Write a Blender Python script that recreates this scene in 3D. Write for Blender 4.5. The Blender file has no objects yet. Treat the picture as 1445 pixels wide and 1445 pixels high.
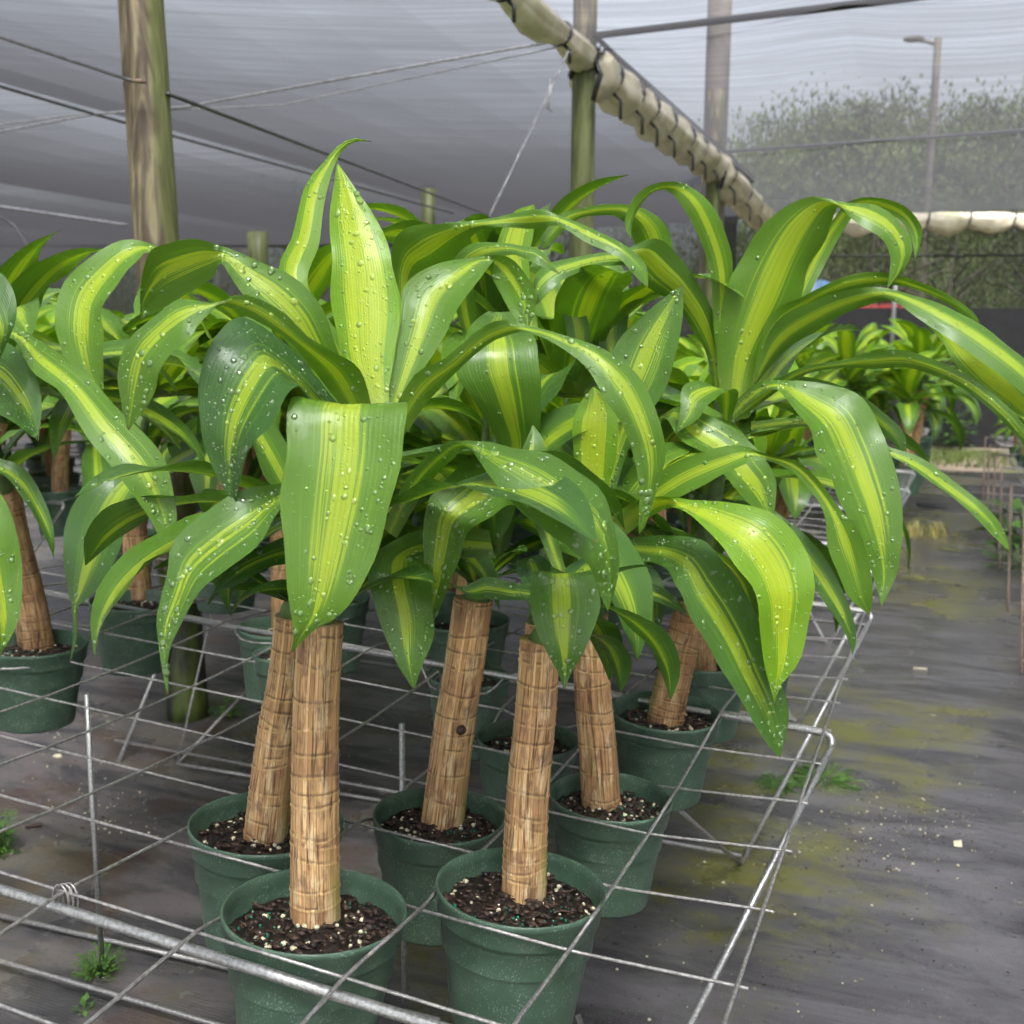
import bpy, bmesh, math, random
import numpy as np
from mathutils import Vector, Matrix
random.seed(7); np.random.seed(7)
D = bpy.data
SC = bpy.context.scene
COL = SC.collection

# ------------------------------------------------------------------ camera
F_PX, PP, SIZE = 1518.74, 722.5, 1445.0
CW = np.array([[0.9278954344754258, -0.065229830799138, 0.36709008683642846],
               [0.3727754886842279, 0.14392019328673702, -0.9166926491472173],
               [0.006964030147542689, 0.9874371104724714, 0.15785897233252227]])
CAM = np.array([0.14216613, -0.76871518, 0.57931259])
cd = D.cameras.new('Camera'); cam = D.objects.new('Camera', cd); COL.objects.link(cam)
M4 = Matrix([list(CW[i]) + [CAM[i]] for i in range(3)] + [[0, 0, 0, 1]])
cam.matrix_world = M4
cd.sensor_width = 36.0; cd.lens = 36.0 * F_PX / SIZE
cd.clip_start = 0.05; cd.clip_end = 400
cd.dof.use_dof = True; cd.dof.focus_distance = 1.05; cd.dof.aperture_fstop = 10.0
SC.camera = cam

# ------------------------------------------------------------------ world, sun, exposure
SUN_EL, SUN_AZ = math.radians(58), math.radians(150)
w = D.worlds.new("World"); SC.world = w; w.use_nodes = True
nt = w.node_tree; nt.nodes.clear()
sky = nt.nodes.new('ShaderNodeTexSky'); sky.sky_type = 'NISHITA'; sky.sun_disc = False
sky.sun_elevation = SUN_EL; sky.sun_rotation = SUN_AZ
sky.air_density = 1.0; sky.dust_density = 4.0; sky.ozone_density = 1.0
hs = nt.nodes.new('ShaderNodeHueSaturation'); hs.inputs['Saturation'].default_value = 0.25
bgn = nt.nodes.new('ShaderNodeBackground'); bgn.inputs['Strength'].default_value = 0.15
wo = nt.nodes.new('ShaderNodeOutputWorld')
nt.links.new(sky.outputs[0], hs.inputs['Color']); nt.links.new(hs.outputs[0], bgn.inputs['Color'])
nt.links.new(bgn.outputs[0], wo.inputs['Surface'])
sl = D.lights.new('sun', 'SUN'); sl.energy = 3.2; sl.angle = math.radians(16); sl.color = (1, .97, .93)
so = D.objects.new('sun', sl); COL.objects.link(so)
sd = Vector((math.sin(SUN_AZ) * math.cos(SUN_EL), math.cos(SUN_AZ) * math.cos(SUN_EL), math.sin(SUN_EL)))
so.rotation_euler = sd.to_track_quat('Z', 'Y').to_euler()
SC.render.engine = 'CYCLES'
SC.view_settings.view_transform = 'Standard'; SC.view_settings.look = 'None'
SC.view_settings.exposure = 1.5; SC.view_settings.gamma = 1.0
SC.cycles.max_bounces = 8; SC.cycles.transparent_max_bounces = 16

# ------------------------------------------------------------------ geometry of the place
S, KL = .1524, 1.06
WB = np.array([[0.9989207999925612, 0.0, 0.04644604764808899],
               [-0.0009857122677103035, 0.9997747723470772, 0.021199833718100934],
               [-0.046435586714788445, -0.021222737296349024, 0.9986958154053233]])
GZ, RZ = -.5, 1.90           # ground and roof heights, bench top at about 0
def ray(px, py): return CW @ np.array([(px - PP) / F_PX, -(py - PP) / F_PX, -1.])
def at(px, py, d): return CAM + ray(px, py) * d
def on_z(px, py, z):
    d = ray(px, py); return CAM + d * ((z - CAM[2]) / d[2])
def on_bench(px, py, h):
    d = WB.T @ ray(px, py); c = WB.T @ CAM; return WB @ (c + d * ((h - c[2]) / d[2]))
def bench(L, T, h=0.): return WB @ (np.array([-L * KL, T, 0.]) * S + np.array([0, 0, h]))
def sag(L, T):
    t = T / 6 - math.floor(T / 6); wv = 4 * t * (1 - t)
    return wv * (.001 if L <= 0 else .019)
def node(L, T, h=0.):
    p = bench(L, T, -sag(L, T)); return CAM + (p - CAM) * .965 + WB @ np.array([0, 0, h])

# ------------------------------------------------------------------ helpers
def put(o, parent=None):
    COL.objects.link(o)
    if parent is not None: o.parent = parent
    return o
def tag(o, label, cat, group=None, kind=None):
    o['label'] = label; o['category'] = cat
    if group: o['group'] = group
    if kind: o['kind'] = kind
    return o
def struct(o): o['kind'] = 'structure'; return o
def empty(name, loc, label, cat, group=None):
    o = D.objects.new(name, None); o.location = Vector(loc); o.empty_display_size = .05; put(o)
    return tag(o, label, cat, group)
class MB:
    """collects vertices / faces / uv / material slot, built as one mesh"""
    def __init__(s): s.v = []; s.f = []; s.uv = []; s.mi = []; s.at = {}; 
    def grid(s, P, U=None, V=None, mi=0, closed=False, cap=False):
        n, m = len(P), len(P[0]); b = len(s.v)
        for r in P:
            for p in r: s.v.append(tuple(float(c) for c in p))
        mm = m if closed else m - 1
        for i in range(n - 1):
            for j in range(mm):
                j2 = (j + 1) % m
                s.f.append((b + i * m + j, b + i * m + j2, b + (i + 1) * m + j2, b + (i + 1) * m + j))
                if U is not None:
                    u1 = U[j + 1] if (j + 1 < len(U)) else 1.
                    s.uv.append(((U[j], V[i]), (u1, V[i]), (u1, V[i + 1]), (U[j], V[i + 1])))
                else: s.uv.append(None)
                s.mi.append(mi)
        if cap:
            s.f.append(tuple(b + j for j in range(m))[::-1]); s.uv.append(None); s.mi.append(mi)
            s.f.append(tuple(b + (n - 1) * m + j for j in range(m))); s.uv.append(None); s.mi.append(mi)
        return b
    def face(s, pts, mi=0):
        b = len(s.v); s.v += [tuple(map(float, p)) for p in pts]; s.f.append(tuple(range(b, b + len(pts)))); s.uv.append(None); s.mi.append(mi)
    def box(s, c, x, y, z, mi=0):
        c = np.array(c, float); x, y, z = [np.array(q, float) / 2 for q in (x, y, z)]
        k = [c - x - y - z, c + x - y - z, c + x + y - z, c - x + y - z, c - x - y + z, c + x - y + z, c + x + y + z, c - x + y + z]
        b = len(s.v); s.v += [tuple(q) for q in k]
        for f in ((0, 3, 2, 1), (4, 5, 6, 7), (0, 1, 5, 4), (1, 2, 6, 5), (2, 3, 7, 6), (3, 0, 4, 7)):
            s.f.append(tuple(b + i for i in f)); s.uv.append(None); s.mi.append(mi)
    def tube(s, pts, r, n=8, mi=0, cap=True, uvscale=None, rfun=None, ref=None):
        pts = [np.array(p, float) for p in pts]; rows = []; V = []; L = 0
        t0 = pts[1] - pts[0]; t0 = t0 / np.linalg.norm(t0)
        a = np.array(ref if ref is not None else (0, 0, 1.)); 
        if abs(a @ t0) > .95: a = np.array((1., 0, 0))
        a = a - (a @ t0) * t0; a /= np.linalg.norm(a)
        for i, p in enumerate(pts):
            q0 = pts[max(i - 1, 0)]; q1 = pts[min(i + 1, len(pts) - 1)]
            t = q1 - q0; t /= max(np.linalg.norm(t), 1e-9)
            a = a - (a @ t) * t; a /= np.linalg.norm(a); b = np.cross(t, a)
            if i: L += np.linalg.norm(p - pts[i - 1])
            rr = r[i] if hasattr(r, '__len__') else r
            row = []
            for j in range(n):
                an = 2 * math.pi * j / n
                k = rr * (rfun(i, an, L) if rfun else 1)
                row.append(p + (a * math.cos(an) + b * math.sin(an)) * k)
            rows.append(row); V.append(L)
        return s.grid(rows, [j / n for j in range(n)], V, mi, closed=True, cap=cap)
    def blob(s, c, r, seed=0, mi=0, n=6, k=4, sq=(1, 1, 1), rough=.25):
        rnd = random.Random(seed); c = np.array(c, float); rows = []
        for i in range(k + 1):
            th = math.pi * i / k; row = []
            for j in range(n):
                q = r * (1 + rnd.uniform(-rough, rough)) if 0 < i < k else r
                row.append(c + q * np.array([math.sin(th) * math.cos(2 * math.pi * j / n) * sq[0], math.sin(th) * math.sin(2 * math.pi * j / n) * sq[1], -math.cos(th) * sq[2]]))
            rows.append(row)
        s.grid(rows, mi=mi, closed=True)
    def build(s, name, mats, parent=None, smooth=True, attrs=None, origin=None):
        me = D.meshes.new(name)
        v = s.v
        if origin is not None:
            o_ = np.array(origin); v = [tuple(np.array(q) - o_) for q in v]
        me.from_pydata(v, [], s.f)
        uvl = me.uv_layers.new(name='UVMap')
        flat = np.zeros((len(me.loops), 2), dtype=np.float32); k = 0
        for f, u in zip(s.f, s.uv):
            if u is not None:
                for q in range(len(f)): flat[k + q] = u[q % 4]
            k += len(f)
        uvl.data.foreach_set('uv', flat.ravel())
        for m in (mats if isinstance(mats, (list, tuple)) else [mats]): me.materials.append(m)
        me.polygons.foreach_set('material_index', s.mi)
        if smooth: me.polygons.foreach_set('use_smooth', [True] * len(s.f))
        for an, vals in (attrs or {}).items():
            a = me.attributes.new(an, 'FLOAT', 'POINT'); a.data.foreach_set('value', np.array(vals, dtype=np.float32))
        me.update()
        return put(D.objects.new(name, me), parent)

# ------------------------------------------------------------------ node helper
class NT:
    def __init__(s, name):
        s.m = D.materials.new(name); s.m.use_nodes = True; s.t = s.m.node_tree; s.t.nodes.clear()
        s.out = s.t.nodes.new('ShaderNodeOutputMaterial')
    def n(s, ty, props=None, **ins):
        nd = s.t.nodes.new('ShaderNode' + ty)
        for k, v in (props or {}).items(): setattr(nd, k, v)
        for k, v in ins.items():
            k = k.replace('_', ' ')
            s.set(nd.inputs[int(k[1:])] if (k[0] == 'i' and k[1:].isdigit()) else nd.inputs[k], v)
        return nd
    def set(s, sock, v):
        if isinstance(v, bpy.types.NodeSocket): s.t.links.new(v, sock)
        elif isinstance(v, bpy.types.Node): s.t.links.new(v.outputs[0], sock)
        else:
            if sock.type == 'RGBA' and hasattr(v, '__len__') and len(v) == 3: v = (*v, 1)
            sock.default_value = v
    def math(s, op, a, b=0., c=None, clamp=False):
        nd = s.t.nodes.new('ShaderNodeMath'); nd.operation = op; nd.use_clamp = clamp
        s.set(nd.inputs[0], a); s.set(nd.inputs[1], b)
        if c is not None: s.set(nd.inputs[2], c)
        return nd.outputs[0]
    def ramp(s, fac, a, b, lo=0., hi=1.):
        nd = s.t.nodes.new('ShaderNodeMapRange'); nd.interpolation_type = 'SMOOTHSTEP'
        s.set(nd.inputs[0], fac); nd.inputs[1].default_value = a; nd.inputs[2].default_value = b
        nd.inputs[3].default_value = lo; nd.inputs[4].default_value = hi
        return nd.outputs[0]
    def mix(s, f, a, b, mode='MIX'):
        nd = s.t.nodes.new('ShaderNodeMix'); nd.data_type = 'RGBA'; nd.blend_type = mode
        s.set(nd.inputs[0], f); s.set(nd.inputs[6], a); s.set(nd.inputs[7], b); return nd.outputs[2]
    def noise(s, vec, scale, detail=3., rough=.55, dist=0.):
        return s.n('TexNoise', Vector=vec, Scale=scale, Detail=detail, Roughness=rough, Distortion=dist).outputs[0]
    def vec(s, x, y, z=0.):
        return s.n('CombineXYZ', i0=x, i1=y, i2=z).outputs[0]
    def scale(s, v, sc):
        nd = s.t.nodes.new('ShaderNodeVectorMath'); nd.operation = 'MULTIPLY'; s.set(nd.inputs[0], v); nd.inputs[1].default_value = sc; return nd.outputs[0]
    def bump(s, h, st=.3, dist=.01): return s.n('Bump', Strength=st, Distance=dist, Height=h).outputs[0]
    def attr(s, n_): return s.n('Attribute', {'attribute_name': n_}).outputs['Fac']
    def pos(s): return s.n('NewGeometry').outputs['Position']
    def uvxy(s):
        sp = s.n('SeparateXYZ', i0=s.n('UVMap').outputs[0]); return sp.outputs[0], sp.outputs[1]
    def pbr(s, **k):
        p = s.n('BsdfPrincipled', **k); return p.outputs[0]
    def done(s, sh): s.t.links.new(sh, s.out.inputs['Surface']); return s.m

def mat_leaf(name, wet=False, dull=False):
    t = NT(name); u, v = t.uvxy(); rnd = t.attr('rnd'); young = t.attr('young')
    off = t.math('MULTIPLY_ADD', t.noise(t.vec(t.math('MULTIPLY', rnd, 31.), t.math('MULTIPLY', v, .8)), 3., 0.), .36, -.18)
    c = t.math('SUBTRACT', 1., t.math('ABSOLUTE', t.math('ADD', off, t.math('MULTIPLY_ADD', u, 2., -1.))))      # 1 at the midrib
    n1 = t.noise(t.vec(t.math('MULTIPLY_ADD', u, 15., t.math('MULTIPLY', rnd, 91.)), t.math('MULTIPLY', v, .55)), 1., 2., .6)
    n2 = t.noise(t.vec(t.math('MULTIPLY_ADD', u, 42., t.math('MULTIPLY', rnd, 57.)), t.math('MULTIPLY', v, .9), 3.), 1., 2., .6)
    tipf = t.ramp(v, .72, 1., 0., .34)
    sm = t.math('ADD', c, t.math('MULTIPLY_ADD', n1, 1.0, -.5))
    sm = t.math('ADD', sm, t.math('MULTIPLY_ADD', n2, .8, -.4))
    sm = t.math('SUBTRACT', sm, tipf)
    sm = t.math('ADD', sm, t.math('MULTIPLY_ADD', young, .30, -.17))
    sm = t.math('ADD', sm, t.math('MULTIPLY_ADD', t.noise(t.vec(t.math('MULTIPLY', rnd, 77.), 0.), 5., 0.), .5, -.25))
    stripe = t.ramp(sm, .60, .76)
    soft = t.ramp(sm, .25, .95)
    n3 = t.noise(t.vec(t.math('MULTIPLY', u, 110.), t.math('MULTIPLY', v, 1.5), rnd), 1., 1.)
    stripe = t.math('MULTIPLY', stripe, t.ramp(n3, .34, .5, .55, 1.))
    green = t.mix(young, (.048, .128, .024), (.18, .35, .012))
    green = t.mix(t.math('MULTIPLY', soft, .75), green, (.17, .34, .03))
    lime = t.mix(young, (.34, .46, .036), (.43, .55, .020))
    colr = t.mix(stripe, green, lime)
    base = t.ramp(v, .0, .16, .5, 0.)
    colr = t.mix(t.math('MULTIPLY', base, young), colr, (.62, .72, .22))
    colr = t.mix(t.ramp(n2, .3, .8, 0., .25), colr, t.mix(1., colr, (.7, .8, .6), 'MULTIPLY'))
    colr = t.mix(t.ramp(v, .985, 1.0), colr, (.16, .07, .02))
    if wet: colr = t.mix(.10, colr, (.6, .8, .45))
    wv = t.math('SINE', t.math('MULTIPLY', u, 150.))
    h = t.math('MULTIPLY_ADD', wv, .25, t.math('MULTIPLY_ADD', n2, 1.5, t.math('MULTIPLY', t.noise(t.vec(t.math('MULTIPLY', u, 5.), t.math('MULTIPLY', v, 22.), rnd), 1., 3., .6), 4.)))
    nrm = t.bump(h, .16, .0012)
    if wet:
        p = t.n('BsdfPrincipled', Base_Color=colr, Roughness=.04)
        p.inputs['Specular IOR Level'].default_value = .75
        p.inputs['Coat Weight'].default_value = 1.; p.inputs['Coat Roughness'].default_value = .02
    else:
        p = t.n('BsdfPrincipled', Base_Color=colr, Roughness=t.ramp(t.noise(t.vec(t.math('MULTIPLY', u, 8.), t.math('MULTIPLY', v, 30.), rnd), 1., 3.), .35, .65, .30, .52), Normal=nrm); p.inputs['Coat Weight'].default_value = .12; p.inputs['Coat Roughness'].default_value = .16
        p.inputs['Specular IOR Level'].default_value = .42
    tr = t.n('BsdfTranslucent', Color=t.mix(1., colr, (1.15, 1.25, .35), 'MULTIPLY'), Normal=nrm if not wet else (0, 0, 0))
    if wet: t.t.links.remove(tr.inputs['Normal'].links[0]) if tr.inputs['Normal'].links else None
    mx = t.n('MixShader', i0=.28, i1=p.outputs[0], i2=tr.outputs[0])
    return t.done(mx.outputs[0])
LEAF = mat_leaf('leaf_surface'); DROP = mat_leaf('leaf_droplets', wet=True)

def simple(name, col, rough=.5, metal=0., bump=0., nscale=30., var=.25, spec=.5):
    t = NT(name); p_ = t.n('TexCoord').outputs['Object']; n = t.noise(p_, nscale, 4.)
    c = t.mix(t.ramp(n, .3, .7), tuple(x * (1 - var) for x in col), tuple(min(1, x * (1 + var)) for x in col))
    k = dict(Base_Color=c, Roughness=rough, Metallic=metal)
    if bump: k['Normal'] = t.bump(n, bump, .003)
    b = t.n('BsdfPrincipled', **k); b.inputs['Specular IOR Level'].default_value = spec
    return t.done(b.outputs[0])

def mat_pot():
    t = NT('green_plastic'); p_ = t.n('TexCoord').outputs['Object']
    n = t.noise(p_, 22., 4.); sp = t.noise(t.scale(p_, (1, 1, .6)), 620., 2., .5); sp2 = t.noise(p_, 60., 3.)
    spk = t.math('MULTIPLY', t.ramp(sp, .56, .66), t.ramp(sp2, .38, .6))
    c = t.mix(t.ramp(n, .3, .7), (.042, .085, .052), (.062, .115, .074))
    c = t.mix(t.math('MULTIPLY', spk, .38), c, (.36, .44, .38))
    c = t.mix(t.math('MULTIPLY', t.ramp(t.noise(t.scale(p_, (1, 1, .3)), 14., 3.), .5, .8), .18), c, (.15, .22, .17))
    return t.done(t.pbr(Base_Color=c, Roughness=t.ramp(n, .3, .7, .32, .5), Normal=t.bump(sp, .12, .001)))
POT = mat_pot()
def mat_trunk():
    t = NT('cane_bark'); u, v = t.uvxy(); seg = t.attr('seg'); ring = t.attr('ring'); tone = t.attr('tone')
    ang = t.math('MULTIPLY', u, 2 * math.pi)
    cx, cy = t.math('COSINE', ang), t.math('SINE', ang); gate = t.ramp(t.noise(t.vec(t.math('MULTIPLY', cx, 1.6), t.math('MULTIPLY', cy, 1.6), t.math('MULTIPLY', v, 40.)), 1., 2.), .38, .58); ring = t.math('MULTIPLY', ring, gate)
    vs = t.math('MULTIPLY', v, 9.)
    sh = t.math('MULTIPLY', tone, 3.7)
    vv = lambda k, z: t.vec(t.math('MULTIPLY_ADD', cx, k, sh), t.math('MULTIPLY', cy, k), t.math('MULTIPLY', v, z))
    fib = t.noise(vv(8.5, 11.), 1., 5., .7)
    crk = t.n('TexVoronoi', {'feature': 'DISTANCE_TO_EDGE'}, Vector=vv(4.2, 3.2), Scale=1.5).outputs[0]
    crack = t.math('MULTIPLY', t.ramp(crk, .006, .05, 1., 0.), t.ramp(t.noise(vv(2., 12.), 1., 3.), .34, .5))
    patch = t.noise(vv(1.1, 26.), 1.3, 4., .6)
    colr = t.mix(t.ramp(fib, .35, .7), (.46, .25, .10), (.90, .60, .29))
    colr = t.mix(t.ramp(patch, .48, .66, 0., .8), colr, (.27, .155, .09))
    colr = t.mix(t.ramp(seg, .3, 1., 0., .55), colr, (.42, .22, .10)); colr = t.mix(t.ramp(t.noise(vv(.9, 9.), 1.7, 4., .7), .52, .62, 0., .7), colr, (.86, .66, .38))
    colr = t.mix(t.math('MULTIPLY', crack, .8), colr, (.10, .05, .02))
    colr = t.mix(t.math('MULTIPLY', t.math('MAXIMUM', ring, 0.), .9), colr, (.66, .45, .18)); colr = t.mix(t.math('MULTIPLY', t.math('MAXIMUM', t.math('MULTIPLY', ring, -1.), 0.), .9), colr, (.15, .075, .025))
    colr = t.mix(tone, colr, t.mix(1., colr, (.50, .44, .40), 'MULTIPLY'))
    moss = t.math('MULTIPLY', t.ramp(t.noise(vv(1.5, 6.), 1., 4.), .6, .72), t.ramp(v, .0, .30, .75, .2))
    colr = t.mix(moss, colr, (.22, .24, .03))
    h = t.math('SUBTRACT', t.math('MULTIPLY', fib, .7), t.math('MULTIPLY', crack, .9))
    return t.done(t.pbr(Base_Color=colr, Roughness=.62, Normal=t.bump(h, .75, .003)))
TRUNK = mat_trunk()
SHOOT = simple('green_shoot', (.10, .18, .05), .5, bump=.2, nscale=60)
SOIL = simple('wet_potting_soil', (.016, .010, .008), .5, bump=.9, nscale=160, var=.6)
BARK = simple('bark_chips', (.045, .024, .015), .55, bump=.5, nscale=120, var=.5)
PERL = simple('perlite', (.72, .66, .45), .6, nscale=90, var=.15)
FERT = simple('green_fertiliser', (.0, .20, .11), .35, nscale=90, var=.2)
GALV = simple('galvanised_steel', (.40, .40, .39), .38, metal=.75, bump=.25, nscale=260, var=.3)
WIRE = simple('galvanised_wire', (.36, .345, .33), .42, metal=.65, bump=.2, nscale=180, var=.3)
RUST = simple('rusty_wire', (.22, .16, .12), .6, metal=.4, bump=.3, nscale=150, var=.4)
BLACK = simple('black_plastic', (.012, .012, .013), .45)
CABLE = simple('steel_cable', (.10, .10, .10), .5, metal=.5)
PALE = simple('pale_cord', (.26, .26, .28), .6)

def mat_post():
    t = NT('weathered_post'); p_ = t.n('TexCoord').outputs['Object']
    sp = t.n('SeparateXYZ', i0=p_)
    st = t.scale(p_, (1., 1., .16))
    n1 = t.noise(st, 26., 4., .6, 1.6); g = t.n('TexWave', {'wave_type': 'RINGS', 'rings_direction': 'Z'}, Vector=t.scale(p_, (1, 1, .22)), Scale=14., Distortion=7., Detail=2., Detail_Scale=1.2).outputs['Fac']
    knot = t.noise(t.scale(p_, (1, 1, .5)), 7., 2.)
    c = t.mix(t.ramp(n1, .35, .65), (.075, .055, .034), (.29, .25, .14))
    c = t.mix(t.ramp(g, .3, .9, 0., .55), c, (.10, .07, .05))
    nx = t.n('SeparateXYZ', i0=t.n('NewGeometry').outputs['Normal']).outputs[0]
    side = t.ramp(t.math('ADD', nx, t.math('MULTIPLY_ADD', n1, .5, -.25)), .68, .92)
    c = t.mix(t.math('MULTIPLY', side, .65), c, (.13, .16, .035))
    c = t.mix(t.ramp(knot, .60, .72, 0., .6), c, (.055, .035, .025))
    return t.done(t.pbr(Base_Color=c, Roughness=.62, Normal=t.bump(t.math('ADD', n1, g), .45, .004)))
POST = mat_post()
def mat_mosspost():
    t = NT('mossy_post'); p_ = t.n('TexCoord').outputs['Object']; n1 = t.noise(t.scale(p_, (1., 1., .12)), 30., 4.)
    c = t.mix(t.ramp(n1, .3, .7), (.045, .055, .018), (.125, .14, .045))
    return t.done(t.pbr(Base_Color=c, Roughness=.6, Normal=t.bump(n1, .4, .004)))
MPOST = mat_mosspost()
def mat_darkpost():
    t = NT('wet_post_foot'); p_ = t.n('TexCoord').outputs['Object']; n1 = t.noise(t.scale(p_, (1., 1., .3)), 16., 4.)
    sp = t.n('SeparateXYZ', i0=p_)
    c = t.mix(t.ramp(n1, .40, .6), (.012, .011, .009), (.06, .085, .012))
    return t.done(t.pbr(Base_Color=c, Roughness=.45, Normal=t.bump(n1, .5, .004)))
DPOST = mat_darkpost()

def mat_cloth(name, open_, dirx, graze=(.07, .46, .015), blur=0., tint=(.9, .92, .96), col=(.05, .05, .055)):
    """woven shade cloth: an open net of dark tape, part see-through"""
    t = NT(name); p_ = t.pos()
    r_ = t.n('VectorRotate', {'rotation_type': 'Z_AXIS'}, Vector=p_, Angle=dirx).outputs[0]
    s1 = t.noise(t.scale(r_, (.35, 9., 1.)), 1., 5., .75)
    s2 = t.noise(t.scale(r_, (.8, 46., 1.)), 1., 3., .7)
    big = t.noise(p_, .5, 3.)
    st = t.math('ADD', t.math('MULTIPLY', t.ramp(s1, .3, .72), .4), t.math('MULTIPLY', t.ramp(s2, .35, .7), .6))
    op = t.math('MULTIPLY', t.ramp(st, 0., 1., .74, 1.2), open_)
    op = t.math('MULTIPLY', op, t.ramp(big, .3, .7, .85, 1.12), clamp=True)
    # the tapes stand on edge to a grazing look, so the weave closes up
    ge = t.n('NewGeometry'); dt = t.n('VectorMath', {'operation': 'DOT_PRODUCT'}, i0=ge.outputs['True Normal'], i1=ge.outputs['Incoming']).outputs['Value']
    op = t.math('MULTIPLY', op, t.ramp(t.math('ABSOLUTE', dt), graze[0], graze[1], graze[2], 1.))
    d = t.n('BsdfDiffuse', Color=col); tl = t.n('BsdfTranslucent', Color=tuple(c * 1.6 for c in col))
    a = t.n('MixShader', i0=.5, i1=d.outputs[0], i2=tl.outputs[0])
    tp = t.n('BsdfTransparent', Color=tint)
    if blur: tp = t.n('MixShader', i0=.9, i1=tp.outputs[0], i2=t.n('BsdfRefraction', Color=tint, IOR=1.0, Roughness=blur).outputs[0])
    return t.done(t.n('MixShader', i0=op, i1=a.outputs[0], i2=tp.outputs[0]).outputs[0])
CLOTH_L = mat_cloth('shade_cloth', .46, math.radians(-33), col=(.028, .028, .031))
CLOTH_R = mat_cloth('thin_shade_cloth', .42, math.radians(-8), graze=(.0, .30, .25), blur=.24)
CLOTH_W = mat_cloth('side_netting', .30, math.radians(80), graze=(0., .3, .3), col=(.03, .03, .03))
CLOTH_D = mat_cloth('dense_netting', .12, math.radians(80), graze=(0., .3, .3), col=(.025, .025, .025))
SOLID = simple('black_ground_cloth', (.016, .016, .018), .6, nscale=8)

def mat_ground():
    t = NT('wet_weed_mat'); p_ = t.pos(); sp = t.n('SeparateXYZ', i0=p_)
    st = t.scale(p_, (1., 3.2, 1.))
    n1 = t.noise(p_, 1.6, 6., .62); n2 = t.noise(p_, 9., 6., .7); n3 = t.noise(st, 3.2, 6., .65, .6); n4 = t.noise(p_, 55., 4., .7)
    nx = t.noise(t.scale(p_, (.35, 12., 1)), 1.6, 4., .6, .3)
    c = t.mix(t.ramp(n3, .3, .7), (.050, .047, .050), (.128, .120, .127))
    c = t.mix(t.ramp(nx, .5, .75, 0., .22), c, (.15, .142, .15))
    # mud film, pinkish under the bench
    c = t.mix(t.math('MULTIPLY', t.ramp(n2, .5, .62), t.ramp(n1, .45, .6, 0., .8)), c, (.028, .023, .018))
    left = t.ramp(sp.outputs[0], -1.2, -.5, 1., 0.)
    c = t.mix(t.math('MULTIPLY', left, t.ramp(n3, .42, .62, 0., .75)), c, (.17, .145, .14))
    far = t.ramp(sp.outputs[0], -6., -3.2, .9, 0.)
    c = t.mix(t.math('MULTIPLY', left, t.ramp(t.noise(p_, 4.5, 5.), .53, .62, 0., .6)), c, (.095, .055, .045))
    # algae
    alg = t.math('MULTIPLY', t.ramp(n1, .42, .56), t.ramp(t.math('MULTIPLY_ADD', n2, .5, t.math('MULTIPLY', n3, .5)), .42, .6))
    alg = t.math('MULTIPLY', alg, t.ramp(t.math('ABSOLUTE', t.math('ADD', sp.outputs[0], .1)), .25, .8, 1., .25))
    c = t.mix(t.math('MULTIPLY', alg, .9), c, (.13, .13, .022))
    c = t.mix(t.ramp(n4, .60, .70, 0., .55), c, (.02, .017, .015))
    sp2 = t.n('TexVoronoi', Vector=p_, Scale=210.).outputs['Distance']
    c = t.mix(t.math('MULTIPLY', t.ramp(sp2, .12, .26, 1., 0.), t.ramp(n2, .45, .6, 0., .7)), c, (.22, .20, .17))
    c = t.mix(t.ramp(t.noise(p_, 300., 2.), .5, .75, 0., .3), c, (.03, .028, .028))
    rough = t.ramp(n1, .35, .65, .12, .34)
    wv = t.math('SINE', t.math('MULTIPLY', sp.outputs[1], 900.))
    h = t.math('ADD', t.math('MULTIPLY', n4, .6), t.math('ADD', t.math('MULTIPLY', n3, .8), t.math('MULTIPLY', wv, .05)))
    return t.done(t.pbr(Base_Color=c, Roughness=rough, Normal=t.bump(h, .4, .006)))
GROUND = mat_ground()
def mat_field():
    t = NT('grass_and_sand'); p_ = t.pos(); n1 = t.noise(p_, .8, 5.); n2 = t.noise(p_, 8., 5.)
    c = t.mix(t.ramp(n2, .3, .7), (.07, .10, .02), (.17, .20, .05)); c = t.mix(t.ramp(n1, .45, .6), c, (.34, .27, .19))
    return t.done(t.pbr(Base_Color=c, Roughness=.9, Normal=t.bump(n2, .6, .02)))
FIELD = mat_field()
GRASS = simple('grass_blades', (.10, .15, .02), .6, nscale=3., var=.4)
DRYG = simple('dry_grass', (.40, .36, .12), .7, nscale=9., var=.3)
WEED = simple('weed_leaves', (.06, .14, .018), .45, nscale=40, var=.4)
TREEF = simple('tree_foliage', (.11, .15, .045), .7, nscale=1.3, var=.6)
TREET = simple('tree_bark', (.16, .14, .12), .8, nscale=5.)
def mat_roll():
    t = NT('rolled_film'); p_ = t.pos(); n = t.noise(p_, 6., 5., .65, 1.5); n2 = t.noise(p_, 2.2, 3.)
    c = t.mix(t.ramp(n, .3, .7), (.42, .37, .24), (.84, .79, .66)); c = t.mix(t.ramp(n2, .5, .65, 0., .6), c, (.24, .26, .09))
    p = t.n('BsdfPrincipled', Base_Color=c, Roughness=.3, Normal=t.bump(n, .5, .012))
    tl = t.n('BsdfTranslucent', Color=(.75, .7, .55))
    return t.done(t.n('MixShader', i0=.3, i1=p.outputs[0], i2=tl.outputs[0]).outputs[0])
ROLL = mat_roll()

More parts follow.
